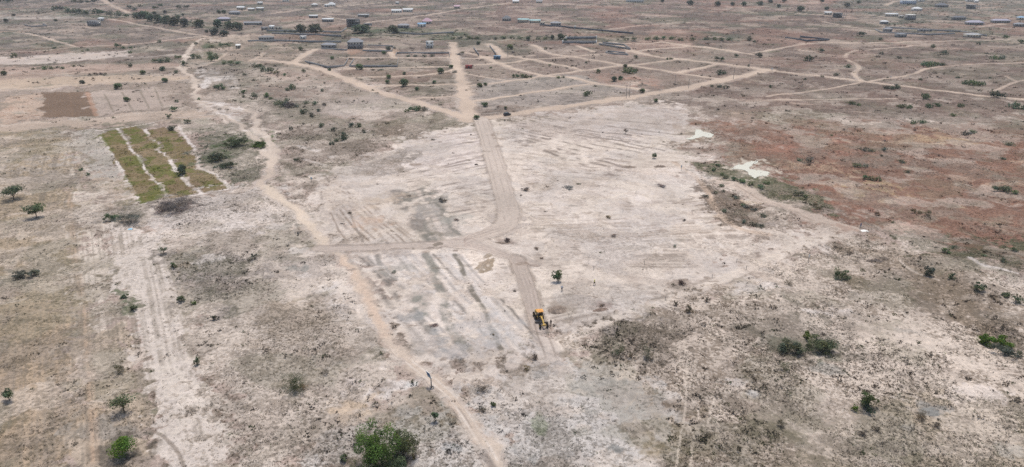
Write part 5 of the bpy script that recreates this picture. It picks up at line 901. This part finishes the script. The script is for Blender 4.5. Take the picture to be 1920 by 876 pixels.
# ---- vehicles
PAINT = mat('dark_car_paint', (.02, .025, .035), .3, spec=.5, var=.03); GLASS = mat('dark_glass', (.015, .02, .025), .12, spec=.6, var=.02); TYRE = mat('tyre_rubber', (.025, .025, .027), .9, var=.15); RIM = mat('rim_metal', (.35, .35, .36), .4, metal=.6)
YEL = mat('machine_yellow', (.46, .30, .085), .75, spec=.25, var=.3, scale=2); ORG = mat('sun_bleached_orange', (.56, .27, .08), .7, var=.3, scale=2); STEEL = mat('worn_steel', (.09, .085, .08), .5, metal=.5, var=.3); BLK = mat('black_parts', (.03, .03, .03), .6); AMB = mat('lamp_glass', (.7, .68, .6), .2)
def cyl(c, axis, r, w_, n=20, inner=0):
    V = []; Fq = []; prof = [(-w_ / 2, r * .90), (-w_ / 2 + w_ * .12, r), (w_ / 2 - w_ * .12, r), (w_ / 2, r * .90)]
    if inner: prof = [(-w_ / 2 + .02, inner)] + prof + [(w_ / 2 - .02, inner)]
    for (o, rr) in prof:
        for k in range(n):
            a = 2 * math.pi * k / n; p = (o, rr * math.cos(a), rr * math.sin(a))
            if axis == 'x': q = p
            elif axis == 'y': q = (p[1], p[0], p[2])
            else: q = (p[1], p[2], p[0])
            V.append((c[0] + q[0], c[1] + q[1], c[2] + q[2]))
    m_ = len(prof)
    for i in range(m_ - 1):
        for k in range(n): Fq.append((i * n + k, i * n + (k + 1) % n, (i + 1) * n + (k + 1) % n, (i + 1) * n + k))
    if not inner:
        b0 = len(V); V.append((c[0] + (-w_ / 2 if axis == 'x' else 0), c[1] + (-w_ / 2 if axis == 'y' else 0), c[2] + (-w_ / 2 if axis == 'z' else 0))); V.append((c[0] + (w_ / 2 if axis == 'x' else 0), c[1] + (w_ / 2 if axis == 'y' else 0), c[2] + (w_ / 2 if axis == 'z' else 0)))
        for k in range(n): Fq.append((b0, (k + 1) % n, k, b0)); Fq.append((b0 + 1, (m_ - 1) * n + k, (m_ - 1) * n + (k + 1) % n, b0 + 1))
    return V, Fq
def rawmesh(name, V, Fq, m, parent, smooth=False):
    me = bpy.data.meshes.new(name); me.from_pydata([tuple(v) for v in V], [], [tuple(dict.fromkeys(f)) for f in Fq]); me.materials.append(m)
    if smooth: me.shade_smooth()
    return link(name, me, parent)
def wheel(parent, c, r, w_, axis='x', lug=False):
    t = rawmesh('wheel', *cyl(c, axis, r, w_, 24, inner=r * .55), TYRE, parent)
    rawmesh('rim', *cyl(c, axis, r * .56, w_ * .7, 16), RIM if not lug else YEL, t)
    if lug:
        L = []
        for k in range(22):
            a = 2 * math.pi * k / 22; cy, cz = c[1] + math.cos(a) * r * 1.01, c[2] + math.sin(a) * r * 1.01; v, f = box(-w_ * .46, w_ * .46, -.05, .05, -.035, .035); b_ = a - math.pi / 2
            v2 = v.copy(); v2[:, 1] = v[:, 1] * math.cos(b_) - v[:, 2] * math.sin(b_) + cy; v2[:, 2] = v[:, 1] * math.sin(b_) + v[:, 2] * math.cos(b_) + cz; v2[:, 0] += c[0]; L.append((v2, f))
        part('tread', L, TYRE, t)
def loft(secs):
    """closed body from cross sections: (y, half width low, half width top, z0, z1)"""
    V = []; Fq = []
    for y, a, b_, z0, z1 in secs: zm = z0 + (z1 - z0) * .55; V += [(-a * .92, y, z0), (a * .92, y, z0), (a, y, z0 + .15), (a, y, zm), (b_, y, z1), (-b_, y, z1), (-a, y, zm), (-a, y, z0 + .15)]
    n = 8
    for i in range(len(secs) - 1):
        for k in range(n): Fq.append((i * n + k, i * n + (k + 1) % n, (i + 1) * n + (k + 1) % n, (i + 1) * n + k))
    Fq.append(tuple(range(n))[::-1]); Fq.append(tuple((len(secs) - 1) * n + k for k in range(n))); return V, Fq
def suv():
    p = gp(951, 217); a, b_ = np.array(G(940, 219)), np.array(G(965, 214)); rz = math.atan2(b_[1] - a[1], b_[0] - a[0]) - math.pi / 2
    t = thing('parked_car', 'dark blue four wheel drive car on the dirt road beside the junction', 'car', (p[0], p[1], p[2] + .06), rz)
    rawmesh('body', *loft([(-2.3, .82, .78, .45, .95), (-2.15, .9, .86, .38, 1.08), (-.9, .94, .9, .36, 1.12), (.9, .94, .9, .36, 1.12), (2.0, .9, .84, .38, 1.02), (2.28, .82, .74, .48, .9)]), PAINT, t)
    rawmesh('cabin', *loft([(-2.1, .86, .74, 1.1, 1.55), (-1.8, .86, .72, 1.1, 1.74), (.35, .86, .72, 1.1, 1.76), (1.05, .86, .78, 1.1, 1.2)]), GLASS, t)
    part('roof', [bevel_box(-.7, .7, -1.85, .35, 1.765, 1.83, .02)], PAINT, t)
    for s in (-1, 1):
        for y in (-1.4, 1.4): wheel(t, (s * .84, y, .37), .37, .24)
        part('headlight', [bevel_box(s * .68 - .14, s * .68 + .14, 2.2, 2.3, .72, .86, .02)], AMB, t); part('mirror', [bevel_box(s * 1.0 - .1, s * 1.0 + .1, .75, .88, 1.1, 1.28, .02)], PAINT, t)
        part('tail_light', [bevel_box(s * .7 - .1, s * .7 + .1, -2.34, -2.28, .78, 1.0, .02)], RED_P, t)
suv()
def grader():
    p = gp(1013.5, 604); a, b_ = np.array(G(1009.5, 596)), np.array(G(1020, 616)); rz = math.atan2(b_[1] - a[1], b_[0] - a[0]) + math.pi / 2
    t = thing('motor_grader', 'yellow motor grader at the lower end of the freshly graded road', 'grader', (p[0], p[1], p[2] + .08), rz)     # front faces -y
    t.scale = (.9, .9, .9)
    for s in (-1, 1):
        for y in (3.35, 1.75): wheel(t, (s * 1.02, y, .68), .68, .42, lug=True)
        wheel(t, (s * 1.0, -3.3, .68), .68, .40, lug=True)
        part('tandem_case', [bevel_box(s * .72 - .1, s * .72 + .1, 1.6, 3.5, .5, .86, .05)], YEL, t)
    part('rear_axle', [bevel_box(-.62, .62, 2.4, 2.75, .55, .85, .05)], STEEL, t)
    h = rawmesh('engine_hood', *loft([(1.65, .62, .56, .95, 2.0), (3.6, .62, .54, .95, 1.92), (4.25, .6, .48, .98, 1.75)]), YEL, t)
    part('grille', [box(-.42, .42, 4.252, 4.28, 1.1, 1.6)], BLK, h); part('exhaust', [tube([(.28, 2.5, 1.9), (.28, 2.5, 2.6), (.28, 2.6, 2.75)], [.06, .06, .06], 8)], BLK, h); part('air_filter', [tube([(-.28, 2.3, 1.9), (-.28, 2.3, 2.35)], [.12, .12], 8)], BLK, h)
    c = rawmesh('cab', *loft([(.15, .55, .62, 1.25, 2.95), (.4, .72, .74, 1.15, 2.98), (1.45, .76, .74, 1.15, 2.98), (1.6, .72, .7, 1.2, 2.95)]), GLASS, t)
    part('roof', [bevel_box(-.92, .92, -.05, 1.8, 2.99, 3.14, .05)], ORG, c)
    for s in (-1, 1):
        for y in (.32, 1.52): part('cab_post', [tube([(s * .74, y, 1.15), (s * .76, y, 3.0)], [.045, .045], 6)], YEL, c)
        part('lower_panel', [bevel_box(s * .765 - .03, s * .765 + .03, .36, 1.5, 1.12, 1.55, .01)], YEL, c); part('work_lamp', [bevel_box(s * .7 - .1, s * .7 + .1, -.16, -.06, 2.86, 2.98, .02)], AMB, c)
        part('mirror', [bevel_box(s * 1.12 - .04, s * 1.12 + .04, -.1, .02, 2.0, 2.45, .01)], BLK, c)
    part('console', [bevel_box(-.18, .18, .3, .55, 1.3, 1.95, .03)], BLK, c)
    g = part('front_frame', [tube([(0, 1.0, 1.35), (0, 0, 1.75), (0, -1.0, 1.98), (0, -2.2, 1.80), (0, -3.0, 1.35), (0, -3.55, 1.12)], [.26, .24, .22, .21, .22, .24], 8)], YEL, t, smooth=False)
    part('front_axle', [tube([(-.8, -3.3, .72), (0, -3.3, .95), (.8, -3.3, .72)], [.11, .14, .11], 8)], YEL, t); part('nose', [bevel_box(-.34, .34, -3.95, -3.5, .85, 1.4, .06)], YEL, t)
    part('lift_arm', [tube([(-.62, -.75, 2.15), (.62, -.75, 2.15)], [.09, .09], 8), tube([(0, -.9, 1.9), (0, -.7, 2.35)], [.12, .1], 8)], YEL, t)
    for s in (-1, 1): part('lift_cylinder', [tube([(s * .6, -.78, 2.35), (s * .72, -1.1, .8)], [.07, .05], 8)], BLK, t)
    part('drawbar', [tube([(0, -3.2, .95), (-.35, -1.5, .8)], [.08, .08], 6), tube([(0, -3.2, .95), (.35, -1.5, .8)], [.08, .08], 6)], STEEL, t)
    rawmesh('circle', *cyl((0, -.95, .78), 'z', .72, .14, 24, inner=.56), STEEL, t)
    V = []; Fq = []; ca, sa = math.cos(R(-16)), math.sin(R(-16))
    for i in range(9):
        th = R(-50 + 100 * i / 8); yy = -.42 * math.cos(th) + .3; zz = .36 + .36 * math.sin(th)
        for x in (-1.85, 1.85):
            for tt in (0, .04): y = yy + tt; V.append((x * ca - y * sa, x * sa + y * ca - .95, zz))
    for i in range(8):
        b0 = i * 4; Fq += [(b0, b0 + 2, b0 + 6, b0 + 4), (b0 + 1, b0 + 5, b0 + 7, b0 + 3), (b0, b0 + 4, b0 + 5, b0 + 1), (b0 + 2, b0 + 3, b0 + 7, b0 + 6)]
    Fq += [(0, 1, 3, 2), (32, 34, 35, 33)]; rawmesh('blade', V, Fq, STEEL, t)
    part('step', [bevel_box(-1.0, -.8, .7, 1.1, .7, .76, .01), bevel_box(-1.0, -.8, .7, 1.1, 1.0, 1.06, .01)], BLK, t)
grader()
# ------------------------------------------------------------------ heaps, brushwood, signs, poles
HEAP = mat('dug_earth', tuple(alb((160, 144, 132))), .95, spec=.1, var=.3, scale=2.5); HEAPR = mat('red_earth', tuple(alb((152, 132, 120))), .95, spec=.1, var=.3, scale=2.5)
def mound(x, y, wd, hgt, label, m=None, seed=0, asp=.7, rot=0):
    w_ = wd / S(y) / 2; n = 22; g = np.linspace(-1, 1, n); gx, gy = np.meshgrid(g, g); r = np.sqrt(gx ** 2 + gy ** 2)
    z = np.clip(1 - r, 0, 1) ** .8 * (1 + (fbm(gx * 5 + seed * 9, gy * 5, 1.6, 3, 300 + seed) - .5) * 1.2) * hgt - .12; cx, cy, cz = gp(x, y); ca, sa = math.cos(R(rot)), math.sin(R(rot)); lx, ly = gx * w_, gy * w_ * asp; wx, wy = cx + lx * ca - ly * sa, cy + lx * sa + ly * ca
    z = z + Z[cell(wx.ravel(), wy.ravel())].reshape(z.shape) - cz - np.where(r > .97, .35, 0); V = np.stack([lx, ly, z], 2).reshape(-1, 3)
    i = (np.arange(n - 1)[:, None] * n + np.arange(n - 1)).ravel(); me = mesh_np('soil_heap', V, np.stack([i, i + 1, i + n + 1, i + n], 1), [m or HEAP], True)
    o = link('soil_heap', me, None, gp(x, y)); o.rotation_euler = (0, 0, R(rot)); tag(o, label, 'heap')
mound(1046, 582, 42, 1.1, 'loose grey brown soil heap just right of the grader', seed=1, rot=25)
mound(1237, 314, 26, .9, 'right one of two soil heaps on the sandy ground below the tiny tree', seed=2, asp=.5)
mound(1180, 314, 38, .6, 'left one of two soil heaps on the sandy ground below the tiny tree', seed=3, asp=.4)
mound(1126, 583, 34, .5, 'low reddish soil heap right of the grader heap', HEAPR, seed=4, asp=.5)
mound(1640, 489, 32, 1.0, 'dark soil bank on the slope above the right foreground', seed=5, asp=.4, rot=-20)
mound(1204, 161, 22, 1.6, 'pale soil heap beside the red dug earth of the grid', seed=6)
mound(945, 456, 40, .5, 'low dark heap pushed up beside the road fork', seed=7, asp=.4)
mound(1745, 771, 40, .4, 'low grey gravel heap at the lower right', mat('grey_gravel', tuple(alb((150, 148, 144))), .95, var=.25, scale=6), seed=8, asp=.8)
def brush(x, y, wd, label, c, seed, n=170, fz=.14):
    w_ = wd * .85 / S(y); v, f, q = leaf_cloud(n, w_ / 2, w_ / 2.6, w_ / 2 * fz, 7, w_ * .13, seed, .0, twig=True); v[:, 2] -= v[:, 2].min() + .05
    o = link('brushwood_pile', leaf_mesh('brushwood_pile', [(v, f, q)]), None, gp(x, y)); o.rotation_euler = (0, 0, rnd.uniform(0, 6)); o.color = tinted(c, .06); tag(o, label, 'brushwood')
BR = (.24, .185, .16); BG = (.30, .27, .235)
for i, a in enumerate([(1280, 533, 24, 'dark red brown uprooted bush right of the two walkers', (.10, .07, .06)), (985, 356, 22, 'red brown brushwood beside the straight road, left one of two', BR), (1066, 354, 22, 'grey brown brushwood right of the red brown one by the road', BG),
    (1128, 576, 16, 'reddish brushwood on the low reddish heap', BR), (950, 452, 20, 'dark brushwood on the heap by the road fork', (.10, .08, .07)), (965, 545, 9, 'small dark lump at the left edge of the scraped strip', (.08, .06, .055)),
    (1006, 469, 15, 'red brown brushwood right of the road fork', BR), (1016, 487, 9, 'tiny red brown brushwood below the one right of the fork', BR), (655, 399, 11, 'dark weedy clump on the tan streaks at left', (.11, .10, .07)),
    (829, 378, 22, 'curved dark stubble pile left of the straight road', (.14, .12, .10)), (857, 412, 13, 'small dark pile left of the straight road, nearer the junction', BR), (812, 262, 11, 'small dark pile at the upper left of the cleared site', BG),
    (893, 309, 10, 'dark lump touching the left edge of the straight road', (.14, .115, .105)), (883, 253, 6, 'tiny dark lump near the top of the straight road', (.14, .115, .105)), (977, 366, 7, 'tiny dark lump touching the right edge of the straight road', (.14, .115, .105)),
    (1283, 414, 9, 'small black lump in the middle of the sandy ground', (.07, .06, .055)), (1130, 248, 6, 'tiny dark lump left of the thin grey tree', (.14, .115, .105)), (1240, 350, 22, 'row of dark twigs left of the sunken patch', BG),
    (738, 512, 16, 'dark stubble below the left road arm', BG), (813, 612, 18, 'curved brown stubble in the middle of the scraped lines', BR), (925, 628, 8, 'small brown clump at the end of a long dark line', (.15, .12, .06)), (560, 440, 14, 'grey twigs left of the winding track above the fork', BG), (1085, 345, 10, 'grey brown twigs above the pale sand', BG), (1152, 442, 16, 'grey brown scrapings on the open sand', BG), (1265, 462, 14, 'dark scrapings at the lower edge of the open sand', BG), (1140, 408, 16, 'yellow brown scrapings on the open sand', (.2, .16, .09))]):
    brush(a[0], a[1], a[2], a[3], a[4], 400 + i)
POLEM = mat('weathered_pole', (.20, .19, .175), .9, var=.2, scale=2); SIGNB = mat('blue_sign_face', (.05, .10, .20), .5); SIGNL = mat('pale_blue_sign_face', (.32, .42, .50), .5); TARP = mat('blue_sheet', (.22, .42, .55), .6)
t = thing('sign_post', 'grey sign post with a blue and white board beside the near track', 'sign', gp(809, 728), R(8))
part('post', [bevel_box(-.11, .11, -.11, .11, -.2, 2.5, .02)], POLEM, t); part('cap', [bevel_box(-.15, .15, -.15, .15, 2.501, 2.66, .03)], WHT, t)
b_ = part('board', [bevel_box(-.05, .05, -.1, 1.3, -.25, 1.4, .01)], WHT, t); b_.location = (0, 0, 2.55); b_.rotation_euler = (0, R(-14), R(32)); part('panel', [box(-.056, -.052, .02, 1.18, -.15, 1.3), box(.052, .056, .02, 1.18, -.15, 1.3)], SIGNB, b_); part('strip', [box(-.061, -.057, .02, 1.18, -.15, .35), box(.057, .061, .02, 1.18, -.15, .35)], SIGNL, b_)
v, f = [], []; rawmesh('base_ring', *cyl((.1, 0, .12), 'z', .52, .22, 28, inner=.36), CONCD, t)
def sign(x, y, hgt, label, m, wd=.5):
    t = thing('small_sign', label, 'sign', gp(x, y), R(rnd.uniform(-20, 20))); part('post', [box(-.05, .05, -.05, .05, -.2, hgt * .62)], POLEM, t); part('board', [bevel_box(-wd / 2, wd / 2, -.09, -.052, hgt * .55, hgt, .01)], m, t)
sign(1277, 321, 2.2, 'small bluish sign standing left of the ponds', SIGNL); sign(585, 343, 1.8, 'small pale blue sign at the upper left of the site', SIGNL, .7); sign(1612, 432, 2.4, 'blue sign where the sandy road meets the red ground', SIGNB, .4)
sign(1669, 151, 2.6, 'white sign beside the right dirt road', WHT, .7); sign(1447, 134, 2.6, 'white sign at the junction of the right dirt roads', WHT, 1.4); sign(1515, 492, 2.4, 'pale leaning board on the slope at right', WHT, .35)
def sheet(x, y, wd, dp, label, m, name, cat):
    n = 12; g = np.linspace(-1, 1, n); gx, gy = np.meshgrid(g, g); z = .12 + .12 * fbm(gx * 3, gy * 3, 1, 3, 77); V = np.stack([gx * wd / 2 + .1 * np.sin(gy * 5), gy * dp / 2 + .1 * np.sin(gx * 4), z * np.clip(1.5 - gx ** 2 - gy ** 2, .1, 1)], 2).reshape(-1, 3)
    i = (np.arange(n - 1)[:, None] * n + np.arange(n - 1)).ravel(); o = link(name, mesh_np(name, V, np.stack([i, i + 1, i + n + 1, i + n], 1), [m], True), None, gp(x, y)); tag(o, label, cat)
sheet(243, 426, 1.5, 1.2, 'scrap of light blue sheet below the dark green bush at left', TARP, 'plastic_sheet', 'litter'); sheet(1620, 435, 2.2, 1.8, 'white heap of sacking beside the blue sign', WHT, 'sacking', 'litter')
for i, (x, y, hh) in enumerate([(1174, 184, 8), (1180, 182, 8), (1375, 148, 8), (1265, 161, 7), (1291, 165, 6), (952, 107, 8), (1405, 126, 7), (1104, 118, 7)]):
    t = thing('utility_pole', f'thin grey utility pole by the grid roads, {ordinal(sorted([1174, 1180, 1375, 1265, 1291, 952, 1405, 1104]).index(x))} of 8 from left', 'pole', gp(x, y), R(20 * i), 'utility poles along the roads of the grid')
    part('pole', [tube([(0, 0, -.3), (0, 0, hh)], [.16, .10], 8)], POLEM, t); part('crossarm', [box(-.9, .9, .11, .22, hh - .7, hh - .56)], POLEM, t)
PG = [(1113, 507), (1381, 492), (1399, 506), (1335, 521), (1247, 566), (1208, 496), (1020, 431), (1168, 398), (1192, 365)]
for i, (x, y) in enumerate(sorted(PG)):
    o = part('survey_peg', [bevel_box(-.05, .05, -.05, .05, -.2, 1.25, .01)], POLEM, None, gp(x, y)); tag(o, f'thin grey survey peg on the cleared ground, {ordinal(i)} of 9 from the left', 'peg', 'survey pegs on the cleared ground')
# ------------------------------------------------------------------ people
def skin(name, V, E, rad, m, parent, sub=1):
    me = bpy.data.meshes.new(name); me.from_pydata(V, E, []); me.materials.append(m); o = link(name, me, parent); sk = o.modifiers.new('skin', 'SKIN'); sk.use_smooth_shade = True
    sv = me.skin_vertices[0].data
    for i, r in enumerate(rad): sv[i].radius = (r, r) if not isinstance(r, tuple) else r; sv[i].use_root = i == 0
    s_ = o.modifiers.new('sub', 'SUBSURF'); s_.levels = s_.render_levels = sub; return o
def person(x, y, label, shirt, trous, rz, stride=0.0, armL=(.12, 0, -.28), armR=(-.12, 0, -.28), hat=None, hgt=1.74):
    t = thing('person', label, 'person', gp(x, y), R(rz)); k = hgt / 1.74; t.scale = (k, k, k); SK = mat('brown_skin', (.12, .07, .045), .6, spec=.3)
    V = [(0, 0, .95), (0, 0, 1.12), (0, -.01, 1.32), (0, 0, 1.46), (0, -.01, 1.53), (0, -.02, 1.61), (0, -.01, 1.68)]; E = [(i, i + 1) for i in range(6)]; rd = [(.15, .10), (.13, .095), (.16, .10), (.06, .06), (.055, .06), (.078, .092), (.066, .078)]
    V.append((0, -.115, 1.60)); E.append((5, 7)); rd.append(.016)
    arms = []; legs = []
    for s, a in ((1, armL), (-1, armR)):
        sh = (s * .19, 0, 1.40); el = (sh[0] + a[0], sh[1] + a[1], sh[2] + a[2]); wr = (el[0] + a[0] * .3, el[1] + a[1] * .6 - .07, el[2] + a[2] * .82); i = len(V)
        V += [sh, el, wr]; E += [(2, i), (i, i + 1), (i + 1, i + 2)]; rd += [.062, .046, .033]; arms.append((sh, el, wr)); pd = np.array(wr) - np.array(el); pd /= np.linalg.norm(pd); pl = np.array(wr) + pd * .07; V.append(tuple(pl)); E.append((i + 2, i + 3)); rd.append((.038, .02)); pi_ = i + 3
        for q in range(5):
            off = np.array([0, (q - 1.5) * .019, 0]); ln = [.075, .085, .08, .062, .045][q]; b0 = len(V)
            if q == 4: p1 = pl + np.array([0, -.045, 0]) - pd * .03; p2 = p1 + pd * .04 + np.array([0, -.015, 0])
            else: p1 = pl + off + pd * .035; p2 = p1 + pd * ln * .9 + np.array([-s * .02, 0, 0])
            V += [tuple(p1), tuple(p2)]; E += [(pi_, b0), (b0, b0 + 1)]; rd += [.010, .008]
    for s in (1, -1):
        st = stride * s; hip = (s * .10, 0, .90); kn = (s * .11, -.22 * st - .03, .49); an = (s * .11, -.42 * st + (.03 if st < 0 else 0), .09); to = (s * .12, an[1] - .17, .035); i = len(V)
        V += [hip, kn, an, to]; E += [(0, i), (i, i + 1), (i + 1, i + 2), (i + 2, i + 3)]; rd += [.088, .058, .040, .038]; legs.append((hip, kn, an, to))
    skin('body', V, E, rd, SK, t)
    A = arms; V = [(0, 0, .92), (0, 0, 1.12), (0, -.01, 1.32), (0, 0, 1.43)]; E = [(0, 1), (1, 2), (2, 3)]; rd = [(.172, .125), (.155, .12), (.182, .125), (.08, .08)]
    for sh, el, _ in A: i = len(V); mid = tuple((np.array(sh) * .2 + np.array(el) * .8)); V += [sh, mid]; E += [(2, i), (i, i + 1)]; rd += [.083, .068]
    skin('shirt', V, E, rd, shirt, t)
    V = [(0, 0, .96)]; E = []; rd = [(.165, .118)]
    for hip, kn, an, to in legs: i = len(V); V += [hip, kn, (an[0], an[1], an[2] + .03)]; E += [(0, i), (i, i + 1), (i + 1, i + 2)]; rd += [.105, .078, .062]
    skin('trousers', V, E, rd, trous, t)
    for hip, kn, an, to in legs: skin('shoe', [an, to], [(0, 1)], [.055, .048], BLK, t)
    if hat: skin('hat', [(0, -.01, 1.70), (0, -.01, 1.76)], [(0, 1)], [.10, .07], hat, t); rawmesh('hat_brim', *cyl((0, -.02, 1.70), 'z', .16, .02, 16), hat, t)
    else: skin('hair', [(0, .02, 1.66), (0, .01, 1.70)], [(0, 1)], [.085, .07], BLK, t)
    for s in (1, -1): skin('eye', [(s * .03, -.105, 1.63), (s * .03, -.108, 1.635)], [(0, 1)], [.010, .008], BLK, t)
SHW = mat('pale_blue_shirt', (.50, .56, .66), .8); SHY = mat('hi_vis_yellow', (.62, .58, .10), .7); SHM = mat('dark_maroon_shirt', (.07, .035, .04), .8); TRB = mat('navy_trousers', (.03, .045, .10), .9); TRK_ = mat('charcoal_trousers', (.04, .042, .045), .9)
person(1053.5, 546.5, 'person in a pale blue shirt and navy trousers below the lone green tree', SHW, TRB, 20)
person(1114, 536, 'person in a yellow vest striding over the sand with arms out', SHY, TRK_, 75, .65, (.24, -.05, -.18), (-.1, -.2, -.2), hat=SHY, hgt=1.8)
person(1033, 607.5, 'person in dark clothes standing beside the front of the grader', SHM, TRK_, -60)
# ------------------------------------------------------------------ hazy air
hz = link('haze', mesh_np('haze', *box(-9000, 9000, -600, 9500, -6, 95))); tag(hz, kind='stuff')
hm = bpy.data.materials.new('hazy_air'); hm.use_nodes = True; n = hm.node_tree.nodes; n.clear(); vo = n.new('ShaderNodeVolumePrincipled'); ou = n.new('ShaderNodeOutputMaterial')
vo.inputs['Color'].default_value = (.90, .93, 1.0, 1); vo.inputs['Density'].default_value = 0.00010; vo.inputs['Anisotropy'].default_value = 0.3
hm.node_tree.links.new(vo.outputs[0], ou.inputs['Volume']); hz.data.materials.append(hm)
